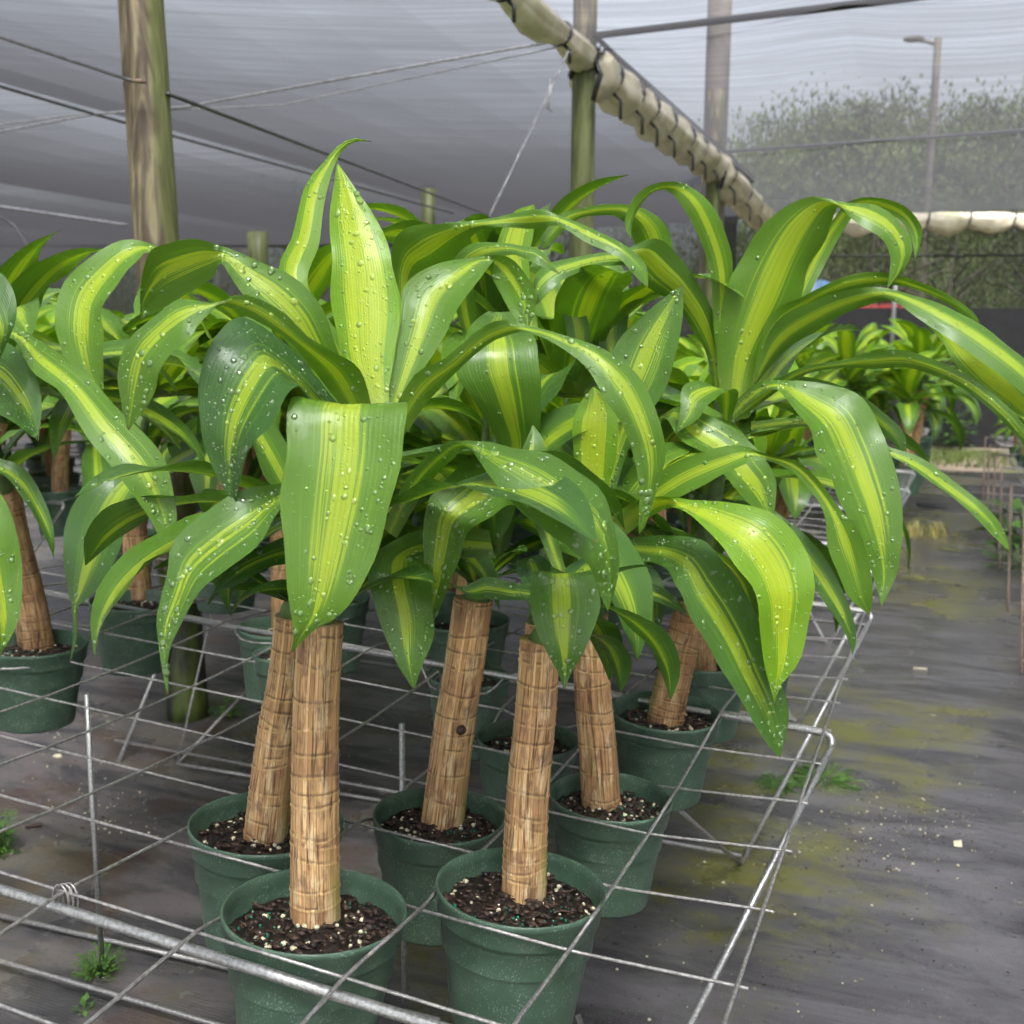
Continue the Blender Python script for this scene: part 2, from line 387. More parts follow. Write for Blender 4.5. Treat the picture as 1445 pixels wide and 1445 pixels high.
# ------------------------------------------------------------------ ground and setting
def sheet(name, x0, x1, y0, y1, z, mat, nx=2, ny=2, amp=0.):
    b = MB(); rows = []
    for j in range(ny + 1):
        rows.append([(x0 + (x1 - x0) * i / nx, y0 + (y1 - y0) * j / ny, z + (amp * math.sin(i * 1.3 + j * .7) if amp else 0)) for i in range(nx + 1)])
    b.grid(rows); return b.build(name, mat)
struct(sheet('ground', -120, 120, -60, 160, GZ - .006, FIELD))
wall_y = on_z(1200, 302, RZ)[1]
struct(sheet('weed_mat', -14, 8, -6, on_z(1310, 662, GZ)[1], GZ, GROUND))

# ------------------------------------------------------------------ shade house
P2 = on_z(825, 62, RZ); P3 = on_z(1008, 215, RZ); PC = on_z(1085, 302, RZ)
rowdir = (P3 - P2) / np.linalg.norm(P3 - P2)
def cloth(name, quad, mat, label, n=24, sagd=.10, waves=4.):
    a, b_, c_, d_ = [np.array(q, float) for q in quad]; m = MB(); rows = []
    for j in range(n + 1):
        r = []
        for i in range(n + 1):
            s_, t_ = i / n, j / n
            p = a * (1 - s_) * (1 - t_) + b_ * s_ * (1 - t_) + c_ * s_ * t_ + d_ * (1 - s_) * t_
            p = p - np.array([0, 0, sagd * abs(math.sin(math.pi * waves * t_)) ** .7 * math.sin(math.pi * min(1, s_ * 1.0))])
            r.append(p)
        rows.append(r)
    m.grid(rows); o = m.build(name, mat); tag(o, label, 'shade cloth', 'shade cloths overhead'); return o
e1 = P2 - rowdir * 8.5; e2 = PC
farL = on_z(-100, 344, RZ); farL2 = on_z(560, 346, RZ)
cloth('shade_cloth_roof', [e1, e2 + rowdir * .3, [farL[0] - 3, farL2[1] + 1.5, RZ], [farL[0] - 3, -5, RZ]], CLOTH_L, 'dark grey shade cloth stretched overhead on the left side of the nursery', 40, .07, 5.)
cloth('shade_cloth_roof', [[5.5, -5.2, RZ], [5.5, wall_y + .3, RZ], e2 + rowdir * .3, e1], CLOTH_R, 'thin see-through shade cloth stretched overhead on the right, trees showing through', 40, .05, 6.)

def upright(name, px, py, d, dia, top, mat, label, z0=GZ, footmat=None):
    c = at(px, py, d); e = empty(name, (c[0], c[1], z0), label, 'post', 'posts of the shade house')
    m = MB(); n = 20; pts = [(c[0] , c[1], z0 + (top - z0) * i / 14) for i in range(15)]
    m.tube(pts, [dia / 2 * (1 + .02 * math.sin(i * 2.1)) for i in range(15)], 20)
    m.build('post_shaft', mat, None, origin=(c[0], c[1], z0)).parent = e
    return e
# weathered post near the left edge
pb = on_z(265, 1010, GZ); lean = np.array([-.075, -.0, 0]) * 0
e = empty('wooden_post', pb, 'weathered brown wooden post with green algae edge, leftmost and nearest of the posts', 'post', 'posts of the shade house')
dB = -(CW.T @ (pb - CAM))[2]; tp = at(206, -60, dB - .30)
tp[2] = RZ + .1
ax = at(221, 340, dB - .12); ax = ax + 0
def lerp(a, b, t): return np.array(a) * (1 - t) + np.array(b) * t
m = MB(); pts = [pb * 1.0 + (ax - pb) * k for k in np.linspace(.32, (RZ + .2 - pb[2]) / (ax[2] - pb[2]), 26)]
m.tube([p - pb for p in pts], [.0605 * (1 + .012 * math.sin(i * 1.7)) for i in range(26)], 28); m.build('post_shaft', POST, e)
m = MB(); m.tube([(ax - pb) * k for k in np.linspace(-.02, .32, 8)], [.062, .0605, .059, .058, .0575, .057, .0568, .0566], 28); m.build('post_foot', DPOST, e)
m = MB(); hk = at(186, 114, dB - .27); m.tube([hk - pb + np.array([.03, .02, 0]), hk - pb], .006, 8); m.build('eye_bolt', RUST, e)
for nm, P_, dia, lab, cap in (('wooden_post', P2, .108, 'greenish wooden post carrying the rolled film, tied with black straps, centre of the photo', True),
                              ('wooden_post', P3, .108, 'green wooden post farther back under the rolled film, right of the centre post', True)):
    e = empty(nm, (P_[0], P_[1], GZ), lab, 'post', 'posts of the shade house')
    m = MB(); m.tube([(0, 0, z) for z in np.linspace(0, RZ - GZ - .02, 14)], [dia / 2] * 14, 20); m.build('post_shaft', MPOST, e)
    m = MB(); m.tube([(0, 0, z) for z in np.linspace(RZ - GZ - .02, RZ - GZ + .42, 5)], [dia / 2] * 5, 20); m.build('post_head', POST, e)
    m = MB()
    for k in range(3):
        z = RZ - GZ - .03 - .045 * k; R_ = dia / 2 + .006 + .002 * k
        m.tube([(R_ * math.cos(a), R_ * math.sin(a), z + .02 * math.sin(a + k)) for a in np.linspace(0, 2 * math.pi, 17)], .011, 6, cap=False)
    m.tube([(dia / 2, -.03, RZ - GZ - .05), (dia / 2 + .04, -.05, RZ - GZ - .15), (dia / 2 + .01, -.06, RZ - GZ - .26)], .012, 6)
    m.build('strap', BLACK, e)
# grey post standing outside, seen through the cloth
for px, py, d, dia, lab in ((1004, 340, 8.6, .19, 'tall grey post standing beyond the thin cloth, faint through it'), (1311, 250, 17., .11, 'distant lamp pole beyond the cloth above the far trees')):
    c = at(px, py, d); top = at(px, -30 if d < 10 else 62, d)[2]
    e = empty('outer_pole', (c[0], c[1], GZ), lab, 'pole', 'poles outside the shade house')
    m = MB(); m.tube([(0, 0, z) for z in np.linspace(0, top - GZ, 8)], [dia / 2] * 8, 14); m.build('pole_shaft', TREET, e)
    if d > 10:
        m = MB(); m.tube([(0, 0, top - GZ - .1), (-.2, 0, top - GZ - .02), (-.34, 0, top - GZ + .0)], .03, 8); m.build('lamp_arm', TREET, e)
        m = MB(); m.blob((-.36, 0, top - GZ + .02), .11, 3, sq=(1.5, .7, .45), rough=.05, n=10, k=6); m.build('lamp_head', TREET, e)
for px, d, lab in ((365, 13.6, 'short greenish post at the far left edge of the shade house'), (605, 9.5, 'brown wooden post far behind the leaves, left of centre')):
    c = on_z(px, 346 if d > 10 else 346, RZ); c = at(px, 400, d)
    e = empty('wooden_post', (c[0], c[1], GZ), lab, 'post', 'posts of the shade house')
    m = MB(); m.tube([(0, 0, z) for z in np.linspace(0, RZ - GZ, 8)], [.13 if d > 10 else .06] * 8, 14); m.build('post_shaft', MPOST, e)

def roll(name, pts, rad, label, seed, ties=5):
    """gathered tarpaulin roll: fat tube cinched at each tie"""
    rnd = random.Random(seed); pts = [np.array(p, float) for p in pts]
    Ls = [0]; 
    for a, b in zip(pts, pts[1:]): Ls.append(Ls[-1] + np.linalg.norm(b - a))
    N = 120; path = []
    for i in range(N + 1):
        x = Ls[-1] * i / N; k = max(j for j in range(len(Ls)) if Ls[j] <= x + 1e-9); k = min(k, len(pts) - 2)
        path.append(lerp(pts[k], pts[k + 1], (x - Ls[k]) / (Ls[k + 1] - Ls[k])))
    tiex = [Ls[-1] * (k + .5 + rnd.uniform(-.15, .15)) / ties for k in range(ties)]
    rr = []
    for i in range(N + 1):
        x = Ls[-1] * i / N; d_ = min(abs(x - q) for q in tiex) / (Ls[-1] / ties)
        rr.append(rad * (.70 + .42 * min(1, d_ * 2.2) ** .8) * (1 + .02 * math.sin(i * .9)))
        path[i] = path[i] - np.array([0, 0, rr[-1] * .9])
    ph = [rnd.uniform(0, 6.28) for _ in range(6)]
    m = MB()
    m.tube(path, rr, 36, rfun=lambda i, a, L: 1 + .05 * math.sin(6 * a + ph[0] + 1.2 * L) + .035 * math.sin(14 * a + ph[1] - 1.1 * L) + .02 * math.sin(3 * a + 5 * L + ph[2]))
    o = m.build(name, ROLL)
    tag(o, label, 'rolled film', 'rolled-up covers under the roof edge')
    idx = [min(range(N + 1), key=lambda i: abs(Ls[-1] * i / N - q)) for q in tiex]
    for i in idx:
        m = MB()
        c = path[i]; t_ = path[min(i + 1, N)] - path[i - 1]; t_ /= np.linalg.norm(t_); sx = np.cross(t_, (0, 0, 1.)); R_ = rr[i] * 1.10
        m.tube([c + (sx * math.cos(a) + np.array([0, 0, 1.]) * math.sin(a)) * R_ + t_ * .02 * math.sin(a) for a in np.linspace(0, 2 * math.pi, 17)], .010, 6, cap=False)
        m.tube([c + sx * R_ * .4 - np.array([0, 0, R_]), c + sx * R_ * .9 - np.array([0, 0, R_ * 1.5]), c + sx * R_ * .9 - np.array([0, 0, R_ * 2.6])], .008, 5)
        m.build('tie_cord', BLACK, o)
    return o
roll('rolled_tarp', [P2 - rowdir * 3.0 + [.0, 0, .0], P2 - rowdir * .04], 0.062, 'tan rolled-up film leaving the top of the photo, nearer than the centre post', 1, 5)
roll('rolled_tarp', [P2 + rowdir * .1, P3 - rowdir * .03], .10, 'tan and white rolled-up film strung between the two greenish posts', 2, 7)
roll('rolled_tarp', [P3 + rowdir * .1, PC], .115, 'white rolled-up film beyond the second post, dropping to the corner', 3, 4)
wr = on_z(1600, 298, RZ)
roll('rolled_tarp', [PC + np.array([.5, .1, -.02]), wr], .105, 'long white rolled-up cover along the top of the far netting wall', 4, 7)

def cable(name, pts, r, mat, label, cat='cable', sagz=0., n=24):
    pts = [np.array(p, float) for p in pts]; out = []
    for a, b in zip(pts, pts[1:]):
        for k in range(n): t_ = k / n; out.append(lerp(a, b, t_) - np.array([0, 0, sagz * 4 * t_ * (1 - t_)]))
    out.append(pts[-1]); m = MB(); m.tube(out, r, 6); o = m.build(name, mat); tag(o, label, cat, 'cables and cords under the cloth'); return o
Z1 = RZ - .16
cable('steel_cable', [at(-60, 33, 3.3), at(186, 114, dB - .27)], .0045, CABLE, 'dark cable running from the weathered post out of the left edge', sagz=.0)
cable('steel_cable', [at(236, 132, dB - .18), at(700, 308, 9.)], .0062, CABLE, 'dark cable running from the weathered post down to the right behind the tall leaf')
cable('steel_cable', [at(-60, 104, 4.6), at(133, 161, 5.4), at(640, 301, 9.5)], .008, CABLE, 'lower of the two long cables crossing behind the weathered post')
cable('cloth_seam', [at(-60, 197, 6.), at(133, 161, 5.4), at(260, 151, 5.2), at(500, 108, 4.6), at(800, 55, 4.55)], .0055, PALE, 'pale seam cord crossing the dark cloth towards the centre post', 'cord')
cable('cloth_seam', [at(-60, 183, 6.), at(133, 159, 5.42)], .0045, PALE, 'short pale cord joining the seam left of the weathered post', 'cord')
cable('cloth_seam', [at(133, 160, 5.41), at(400, 148, 5.0), at(790, 66, 4.5)], .003, PALE, 'thin pale cord just under the long seam cord', 'cord')
cable('steel_cable', [at(-60, 283, 10.), at(180, 318, 11.5)], .016, PALE, 'pale beaded line low on the dark cloth at the left edge', 'cord')
cable('steel_cable', [P2 + [0, 0, .03], on_z(1290, -4, RZ - .02), on_z(1700, -60, RZ - .02)], .016, BLACK, 'thick black lashed cable running right from the centre post along the cloth edge')
cable('steel_cable', [P3 + [0, 0, 0.0], on_z(1445, 184, RZ - .01), on_z(1700, 165, RZ - .01)], .012, CABLE, 'thin cable running right from the second post across the thin cloth')
cable('eave_line', [on_z(-150, 345, RZ), farL2], .03, BLACK, 'black bottom hem of the dark cloth far away on the left', 'cord')
cable('guy_cord', [at(802, 72, 4.5), at(776, 128, 4.45), at(690, 306, 4.3)], .0045, PALE, 'slack pale guy cord hanging from the centre post', 'cord')
m = MB()
for k in range(7): m.tube([at(776, 112 + k * 3, 4.44), at(776 + random.uniform(-6, 6), 130 + k * 4, 4.44), at(776 + random.uniform(-6, 6), 140 + k * 3, 4.44)], .005, 5)
tag(m.build('cord_knot', PALE), 'frayed white knot of cord tied to the slack guy cord', 'knot')
m = MB(); c0 = [at(-10, 300, 5.), at(20, 318, 5.), at(38, 345, 5.), at(30, 372, 5.)]; m.tube(c0, .006, 6); tag(m.build('wire_hook', CABLE), 'thin curved wire hooking down at the left edge', 'wire')
# lashing loops where the roof cloth meets the rolled film
lm = MB()
for k in range(70):
    c = P2 + rowdir * (.08 + k * .062); lm.tube([c + np.array([.05 + .02 * math.sin(a), 0, .03 * math.cos(a)]) + rowdir * .02 * math.sin(a) for a in np.linspace(0, 6.3, 8)], .005, 4, cap=False)
lm.tube([P2 + [.06, 0, .02], PC + [.06, 0, .02]], .012, 6)
tag(lm.build('lacing_cord', BLACK), 'black lacing cord stitched along the edge above the rolled film', 'cord', 'cables and cords under the cloth')

# far walls
def wall(name, a, b, z0, z1, mat, label, cat='wall'):
    m = MB(); rows = []
    for j in range(9): rows.append([(a[0] + (b[0] - a[0]) * i / 30, a[1] + (b[1] - a[1]) * i / 30 + .03 * math.sin(i * 2.3 + j), z0 + (z1 - z0) * j / 8) for i in range(31)])
    m.grid(rows); o = m.build(name, mat); tag(o, label, cat, 'netting walls'); return o
wz = CAM[2] + (484 - 441) / F_PX * (on_z(1300, 301, RZ) - CAM)[1]
wall('netting_wall', PC + [-.5, .05, 0], wr + [2, .2, 0], wz, RZ + .02, CLOTH_W, 'see-through dark netting of the far wall, trees behind it')
wall('ground_cloth_wall', PC + [-.5, .0, 0], wr + [2, .15, 0], GZ, wz + .01, SOLID, 'solid black cloth along the foot of the far wall on the right')
wall('netting_wall', [farL[0] - 3, farL2[1] + 1.5], PC + [-.4, .4, 0], GZ, RZ + .02, CLOTH_D, 'dark netting wall far behind the plants on the left')
cable('steel_cable', [on_z(1085, 303, RZ) + [0, -.03, -.43], wr + [0, -.03, -.43]], .012, BLACK, 'thin dark line across the middle of the far netting wall')
wm = MB(); wpo = on_z(1270, 301, RZ); wm.tube([(wpo[0], wpo[1] - .05, GZ), (wpo[0], wpo[1] - .05, RZ)], .022, 8); tag(wm.build('steel_upright', GALV), 'thin grey upright standing before the far netting wall', 'post')

wall('netting_wall', [5.5, -5.2], [5.5, 12.5], GZ, RZ + .02, CLOTH_D, 'unseen dark netting added to cut side light, beyond the right edge of the photo')  # added out of view to dim sky light entering from the right
# grass strip, sand and weeds before the wall
def tuft(c, n, h, spread, mat, name, label, cat, seed, wid=.004, group=None, kind=None):
    rnd = random.Random(seed); m = MB()
    for k in range(n):
        a = rnd.uniform(0, 6.28); r = spread * math.sqrt(rnd.random()); b = np.array(c) + [r * math.cos(a), r * math.sin(a), 0]
        a2 = rnd.uniform(0, 6.28); o_ = np.array([math.cos(a2), math.sin(a2), 0]); s_ = np.array([-math.sin(a2), math.cos(a2), 0]) * wid
        hh = h * rnd.uniform(.4, 1.); l = rnd.uniform(.1, .8) * hh
        m.grid([[b - s_, b + s_], [b + o_ * l * .4 + [0, 0, hh * .7] - s_, b + o_ * l * .4 + [0, 0, hh * .7] + s_], [b + o_ * l + [0, 0, hh * .85], b + o_ * l + [0, 0, hh * .85] + s_ * .1]])
    o = m.build(name, mat); tag(o, label, cat, group, kind); return o
gy = on_z(1310, 650, GZ)[1]
m = MB(); rnd = random.Random(5)
for k in range(5000):
    b = np.array([rnd.uniform(-4, 3.4), rnd.uniform(gy - .5, gy + .9), GZ]); a2 = rnd.uniform(0, 6.28); h = rnd.uniform(.02, .07); s_ = np.array([math.cos(a2), math.sin(a2), 0]) * .006
    m.face([b - s_, b + s_, b + [rnd.uniform(-.03, .03), rnd.uniform(-.03, .03), h]])
o = m.build('grass_strip', GRASS); tag(o, 'strip of short grass before the black cloth wall', 'grass', kind='stuff')
def leafy(c, name, label, seed, n=60, r=.12, h=.2, lw=.018, mat=WEED, cat='weed'):
    rnd = random.Random(seed); m = MB(); c = np.array(c, float)
    for k in range(n):
        a = rnd.uniform(0, 6.28); q = r * math.sqrt(rnd.random()); z = h * rnd.random() ** .8
        p = c + [q * math.cos(a), q * math.sin(a), z]
        if k % 4 == 0: m.tube([c + [q * .3 * math.cos(a), q * .3 * math.sin(a), 0], p], .0015, 4)
        d1 = np.array([math.cos(a), math.sin(a), rnd.uniform(-.5, .6)]) * lw * rnd.uniform(.6, 1.5); d2 = np.cross(d1, (rnd.uniform(-.3, .3), rnd.uniform(-.3, .3), 1.)) * .45
        m.grid([[p, p], [p + d1 * .5 - d2, p + d1 * .5 + d2], [p + d1 - d2 * .5, p + d1 + d2 * .5], [p + d1 * 1.4, p + d1 * 1.4]])
    o = m.build(name, mat); tag(o, label, cat, 'weeds on the mat'); return o
leafy(on_z(1330, 632, GZ), 'weed_clump', 'pale green bushy weed at the foot of the black wall', 31, 160, .28, .42, .05)
leafy(on_z(1425, 765, GZ), 'weed_clump', 'bright green leafy weed by the right edge of the path', 32, 70, .13, .20, .06)
leafy(on_z(1440, 800, GZ), 'weed_clump', 'low dark weed under the right-hand bench', 33, 120, .16, .10, .03)
leafy(on_z(140, 1375, GZ), 'weed_clump', 'small weed tuft growing at the foot of the bench leg, lower left', 34, 200, .04, .035, .0045)
leafy(on_z(2, 1205, GZ), 'weed_clump', 'feathery bright green weed at the left edge', 35, 200, .03, .09, .007)
leafy(on_z(118, 1428, GZ), 'weed_clump', 'tiny yellowish weed sprig at the bottom left', 36, 12, .012, .012, .008)
leafy(on_z(318, 1010, GZ), 'weed_clump', 'small pale weed at the foot of the weathered post', 37, 60, .05, .035, .016)
leafy(on_z(1165, 1098, GZ), 'weed_clump', 'low mossy weed patch by the bench edge', 38, 420, .10, .010, .0035)
leafy(on_z(1105, 1108, GZ), 'weed_clump', 'flat green moss clump beneath the bench edge', 39, 320, .07, .008, .0035)
tuft(on_z(1300, 755, GZ), 130, .09, .14, DRYG, 'dry_grass_tuft', 'yellowish dry grass tuft lying on the path', 'grass tuft', 41)
tuft(on_z(1248, 752, GZ), 60, .08, .08, WEED, 'grass_tuft', 'small green grass tuft at the bench side of the path', 'grass tuft', 42)
m = MB(); c = on_z(1308, 716, GZ); m.blob(c + [0, 0, .012], .05, 2, sq=(1.4, .6, .22)); m.blob(c + [.09, .0, .010], .03, 3, sq=(1.6, .5, .25)); m.tube([c + [.0, 0, .02], c + [.12, .01, .01]], .008, 5)
tag(m.build('plastic_scrap', BLACK), 'crumpled black plastic scrap lying on the path', 'scrap')
m = MB(); c = on_z(1352, 1197, GZ)
m.grid([[c + [-.008, 0, .003], c + [.008, 0, .004]], [c + [-.010, .012, .010], c + [.006, .014, .014]], [c + [0, .02, .006], c + [.004, .022, .008]]]); tag(m.build('paper_scrap', PERL), 'tiny white scrap of paper on the path', 'scrap')
m = MB(); c = on_z(1298, 945, GZ); m.tube([c + [-.02, 0, .003], c + [.022, .006, .003]], .003, 5); tag(m.build('wood_chip', PERL), 'pale wood sliver lying on the path', 'wood chip', 'chips on the mat')
m = MB(); c = on_z(81, 1070, GZ); m.blob(c + [0, 0, .006], .012, 8, sq=(1.2, .8, .5)); tag(m.build('pale_stone', PERL), 'pale pink stone on the mat, lower left', 'stone')
m = MB(); c = on_z(48, 1168, GZ); m.tube([c + [-.014, -.01, .004], c + [.012, .012, .004]], .005, 5); tag(m.build('wood_chip', BARK), 'brown wood chip on the mat near the left edge', 'wood chip', 'chips on the mat')
gm = MB(); rnd = random.Random(12)
for (x0, y0, x1, y1, n) in ((1090, 1140, 1400, 1230, 260), (1120, 1100, 1445, 1180, 90), (860, 1210, 1150, 1440, 70), (1100, 1200, 1445, 1440, 50), (60, 1120, 250, 1180, 160), (0, 1000, 250, 1130, 140), (380, 1040, 560, 1180, 60), (1150, 830, 1445, 1100, 30)):
    for k in range(n):
        c = on_z(x0 + (x1 - x0) * min(1, max(0, rnd.gauss(.5, .22))), y0 + (y1 - y0) * rnd.random(), GZ); r = rnd.uniform(.0010, .0034)
        gm.blob(c + [0, 0, r * .3], r, k, mi=rnd.choice((0, 2, 2, 1, 1, 1)), n=5, k=3, sq=(1, 1, .6))
tag(gm.build('grit', [PERL, BARK, simple('dull_grit', (.22, .20, .13), .7)]), 'scattered grit and spilled perlite on the wet mat', 'grit', kind='stuff')

# red-roofed shed and blue barrel glimpsed beyond
RED = simple('red_roof', (.45, .06, .05), .6); BLUE = simple('blue_plastic', (.16, .30, .50), .4)
c = at(1235, 462, 13.5); e = empty('distant_shed', (c[0], c[1], GZ), 'low shed with a red roof glimpsed behind the leaves, right of centre', 'shed')
m = MB(); m.box((0, .8, .69), (1.0, 0, 0), (0, 1.6, 0), (0, 0, 1.38)); m.build('wall', TREET, e)
m = MB(); m.face([(-.62, -.1, 1.39), (.62, -.1, 1.39), (.62, .8, 1.58), (-.62, .8, 1.58)]); m.face([(-.62, .8, 1.58), (.62, .8, 1.58), (.62, 1.7, 1.39), (-.62, 1.7, 1.39)]); m.build('roof', RED, e, smooth=False)
c = at(1140, 405, 12.8); e = empty('blue_tarp', (c[0], c[1], GZ), 'pale blue covered drum standing beyond the netting behind the tall leaves', 'drum')
m = MB(); m.tube([(0, 0, z) for z in (0, .4, 1.0, 1.75, 1.8)], [.3, .31, .31, .3, .2], 16); m.build('drum_body', BLUE, e)

# ------------------------------------------------------------------ trees outside
def tree(name, c, h, r, label, seed, n=2600, kind=0):
    rnd = random.Random(seed); e = empty(name, (c[0], c[1], GZ), label, 'tree', 'trees outside the shade house')
    m = MB(); pts = [(.06 * h * math.sin(k * .9 + seed) * .3, .02 * h * math.sin(k), h * .92 * k / 7) for k in range(8)]
    m.tube(pts, [.022 * h * (1 - .12 * k) for k in range(8)], 9)
    for k in range(9):
        z = h * rnd.uniform(.25, .8); a = rnd.uniform(0, 6.28); l = r * rnd.uniform(.5, .9)
        m.tube([(0, 0, z), (l * .5 * math.cos(a), l * .5 * math.sin(a), z + l * .35), (l * math.cos(a), l * math.sin(a), z + l * .55)], [.008 * h, .005 * h, .002 * h], 6)
    m.build('trunk', TREET, e)
    m = MB(); cl = []
    for k in range(110):
        z = h * rnd.uniform(.16, .98); q = r * (1 - .8 * (z / h) ** 1.6) * math.sqrt(rnd.random()) if kind == 0 else r * math.sin(math.pi * min(1, z / h) ** .8) * math.sqrt(rnd.random())
        a = rnd.uniform(0, 6.28); cl.append((q * math.cos(a), q * math.sin(a), z, r * rnd.uniform(.16, .42)))
    for k in range(n):
        x, y, z, q = rnd.choice(cl); p = np.array([x + rnd.gauss(0, q * .5), y + rnd.gauss(0, q * .5), z + rnd.gauss(0, q * .5)])
        s_ = h * rnd.uniform(.004, .011); u = np.array([rnd.gauss(0, 1), rnd.gauss(0, 1), rnd.gauss(0, .5)]); u /= np.linalg.norm(u); v = np.array([rnd.gauss(0, .4), rnd.gauss(0, .4), 1.2 if kind == 0 else .6]); v /= np.linalg.norm(v)
        m.face([p - u * s_ * .5, p + v * s_ * 1.6, p + u * s_ * .6, p - v * s_ * .7])
    m.build('crown', TREEF, e, smooth=False)
rnd = random.Random(77)
tk = [(1060, 20, 4.6, 'bushy tree left end of the row seen through the thin cloth'), (1125, 21, 5.2, 'spiky tree second from the left in the row behind the thin cloth'), (1185, 20, 5.0, 'tree in the row behind the cloth, between the grey post and the lamp pole'),
      (1245, 22, 5.5, 'tallest tree of the row behind the thin cloth'), (1300, 20, 4.9, 'tree directly behind the distant lamp pole'), (1360, 21, 5.2, 'feathery tree right of the distant lamp pole'), (1425, 20, 5.1, 'feathery tree at the right edge behind the cloth'), (1500, 21, 5.3, 'tree just past the right edge of the row')]
for i, (px, d, h, lab) in enumerate(tk):
    c = at(px, 484, d); tree('pine_tree', c, h + .25, 1.6, lab, 100 + i, 14000, 0)
for i, px in enumerate((20, 150, 300, 420, 540, 660, 780, 900, 985)):
    c = at(px, 484, 24 + 2 * (i % 3)); tree('broad_tree', c, 3.3 + (i % 4) * .25, 2.6, 'broad dark tree beyond the far left netting, number %s from the left' % ('one two three four five six seven eight nine'.split()[i]), 200 + i, 6000, 1)
for i, (px, d) in enumerate(((1130, 15), (1230, 14.5), (1340, 15.), (1450, 14.5))):
    c = at(px, 484, d); tree('grey_tree', c, 3.0, 1.2, ('grey-trunked tree behind the far netting, ' + ('leftmost', 'second from left', 'third from left', 'rightmost')[i]), 300 + i, 4500, 1)
#--PLANTS--
# ------------------------------------------------------------------ wire bench
CLEAR = []      # pots the mesh wires are bent around: (centre, radius)
def around(path, gap, front=lambda cell: True):
    out = []
    for a, b in zip(path, path[1:]):
        for k in range(8): out.append(lerp(a, b, k / 8))
    out.append(np.array(path[-1])); res = []
    for q in out:
        for (c, R_, cell) in CLEAR:
            if abs(q[2] - c[2]) > .09: continue
            inside = lambda z: math.hypot(z[0] - c[0], z[1] - c[1]) < R_ + gap
            if not inside(q): continue
            v = CAM - q; v /= np.linalg.norm(v); s_ = 0
            toc = CAM[:2] - c[:2]; toc /= np.linalg.norm(toc)
            if front(cell):
                while inside(q) and s_ < .16: q = q + v * .0015; s_ += .0015
            else:
                d_ = q[:2] - c[:2]; d_ /= max(np.linalg.norm(d_), 1e-6); q = np.array([c[0] + d_[0] * (R_ + gap), c[1] + d_[1] * (R_ + gap), min(q[2], c[2] + .018)])
        res.append(q)
    sm = [res[0]] + [(res[i - 1] + 2 * res[i] + res[i + 1]) / 4 for i in range(1, len(res) - 1)] + [res[-1]]
    return sm
def bench_thing(name, L0, L1, T0, T1, label, off=(0, 0, 0), legs=True, step=1, bend=False, lm=None):
    lm = lm or GALV
    fit_ = (lambda pth, fr: around(pth, .002, fr)) if bend else (lambda pth, fr: pth)
    off = np.array(off, float); nd = lambda L, T, h=0.: node(L, T, h) + off
    e = empty(name, nd(L0, T0), label, 'bench', 'wire mesh benches'); org = nd(L0, T0)
    m = MB()
    for L in range(L0, L1 + 1):
        m.tube(fit_([nd(L, T, .0012) for T in np.arange(T0, T1 + .01, 1)], lambda cl: L <= cl[0]), .0021, 6)
    for T in range(T0, T1 + 1, step):
        m.tube(fit_([nd(L0 - .06, T, -.0017)] + [nd(L, T, -.0017) for L in range(L0, L1 + 1)] + [nd(L1 + .06, T, -.0017)], lambda cl: T <= cl[1]), .0018, 6)
    m.build('wire_mesh', WIRE, e, origin=org)
    vleg = WB @ np.array([.028, -.46, 0])
    for T in range(((T0 + 5) // 6) * 6, T1 + 1, 6):
        if bend and T <= 0: continue
        c0 = nd(L0 - .38, T, -.008) - [0, 0, 0]; a = nd(L0 + 1, T, -.008 - .0); b = nd(L1 + .4, T, -.008)
        c0 = nd(L0 - .12, T, -.007)
        foot = c0 + np.array([-.215, -.372, 0]); foot[2] = GZ
        up = (foot - c0); up /= np.linalg.norm(up); hz = (a - c0) / np.linalg.norm(a - c0)
        arc = [c0 + hz * .022 * (1 - math.sin(q)) + up * .022 * (1 - math.cos(q)) for q in np.linspace(0, math.pi / 2, 6)]
        m = MB(); m.tube([b, a] + arc[0:], .0055, 8); m.build('frame_tube', GALV, e, origin=org)
        if legs:
            m = MB(); m.tube([arc[-1], foot], .0052, 8); m.build('leg', lm, e, origin=org)
            f2 = b.copy(); f2[1] -= .44; f2[2] = GZ
            m = MB(); m.tube([b, f2], .0052, 8); m.build('leg', lm, e, origin=org)
            if T >= 6:
                m = MB(); m.tube([foot + [0, 0, .02], foot + [-(L1 - L0) * .15, 0, .025]], .004, 6); m.build('cross_rod', WIRE, e, origin=org)
                m = MB(); m.tube([foot + [0, 0, .0], at(948, 1133, 1.75) if (T == 12 and off[0] == 0) else foot + [-.10, .10, .12]], .0042, 6); m.build('brace', WIRE, e, origin=org)
    return e, org
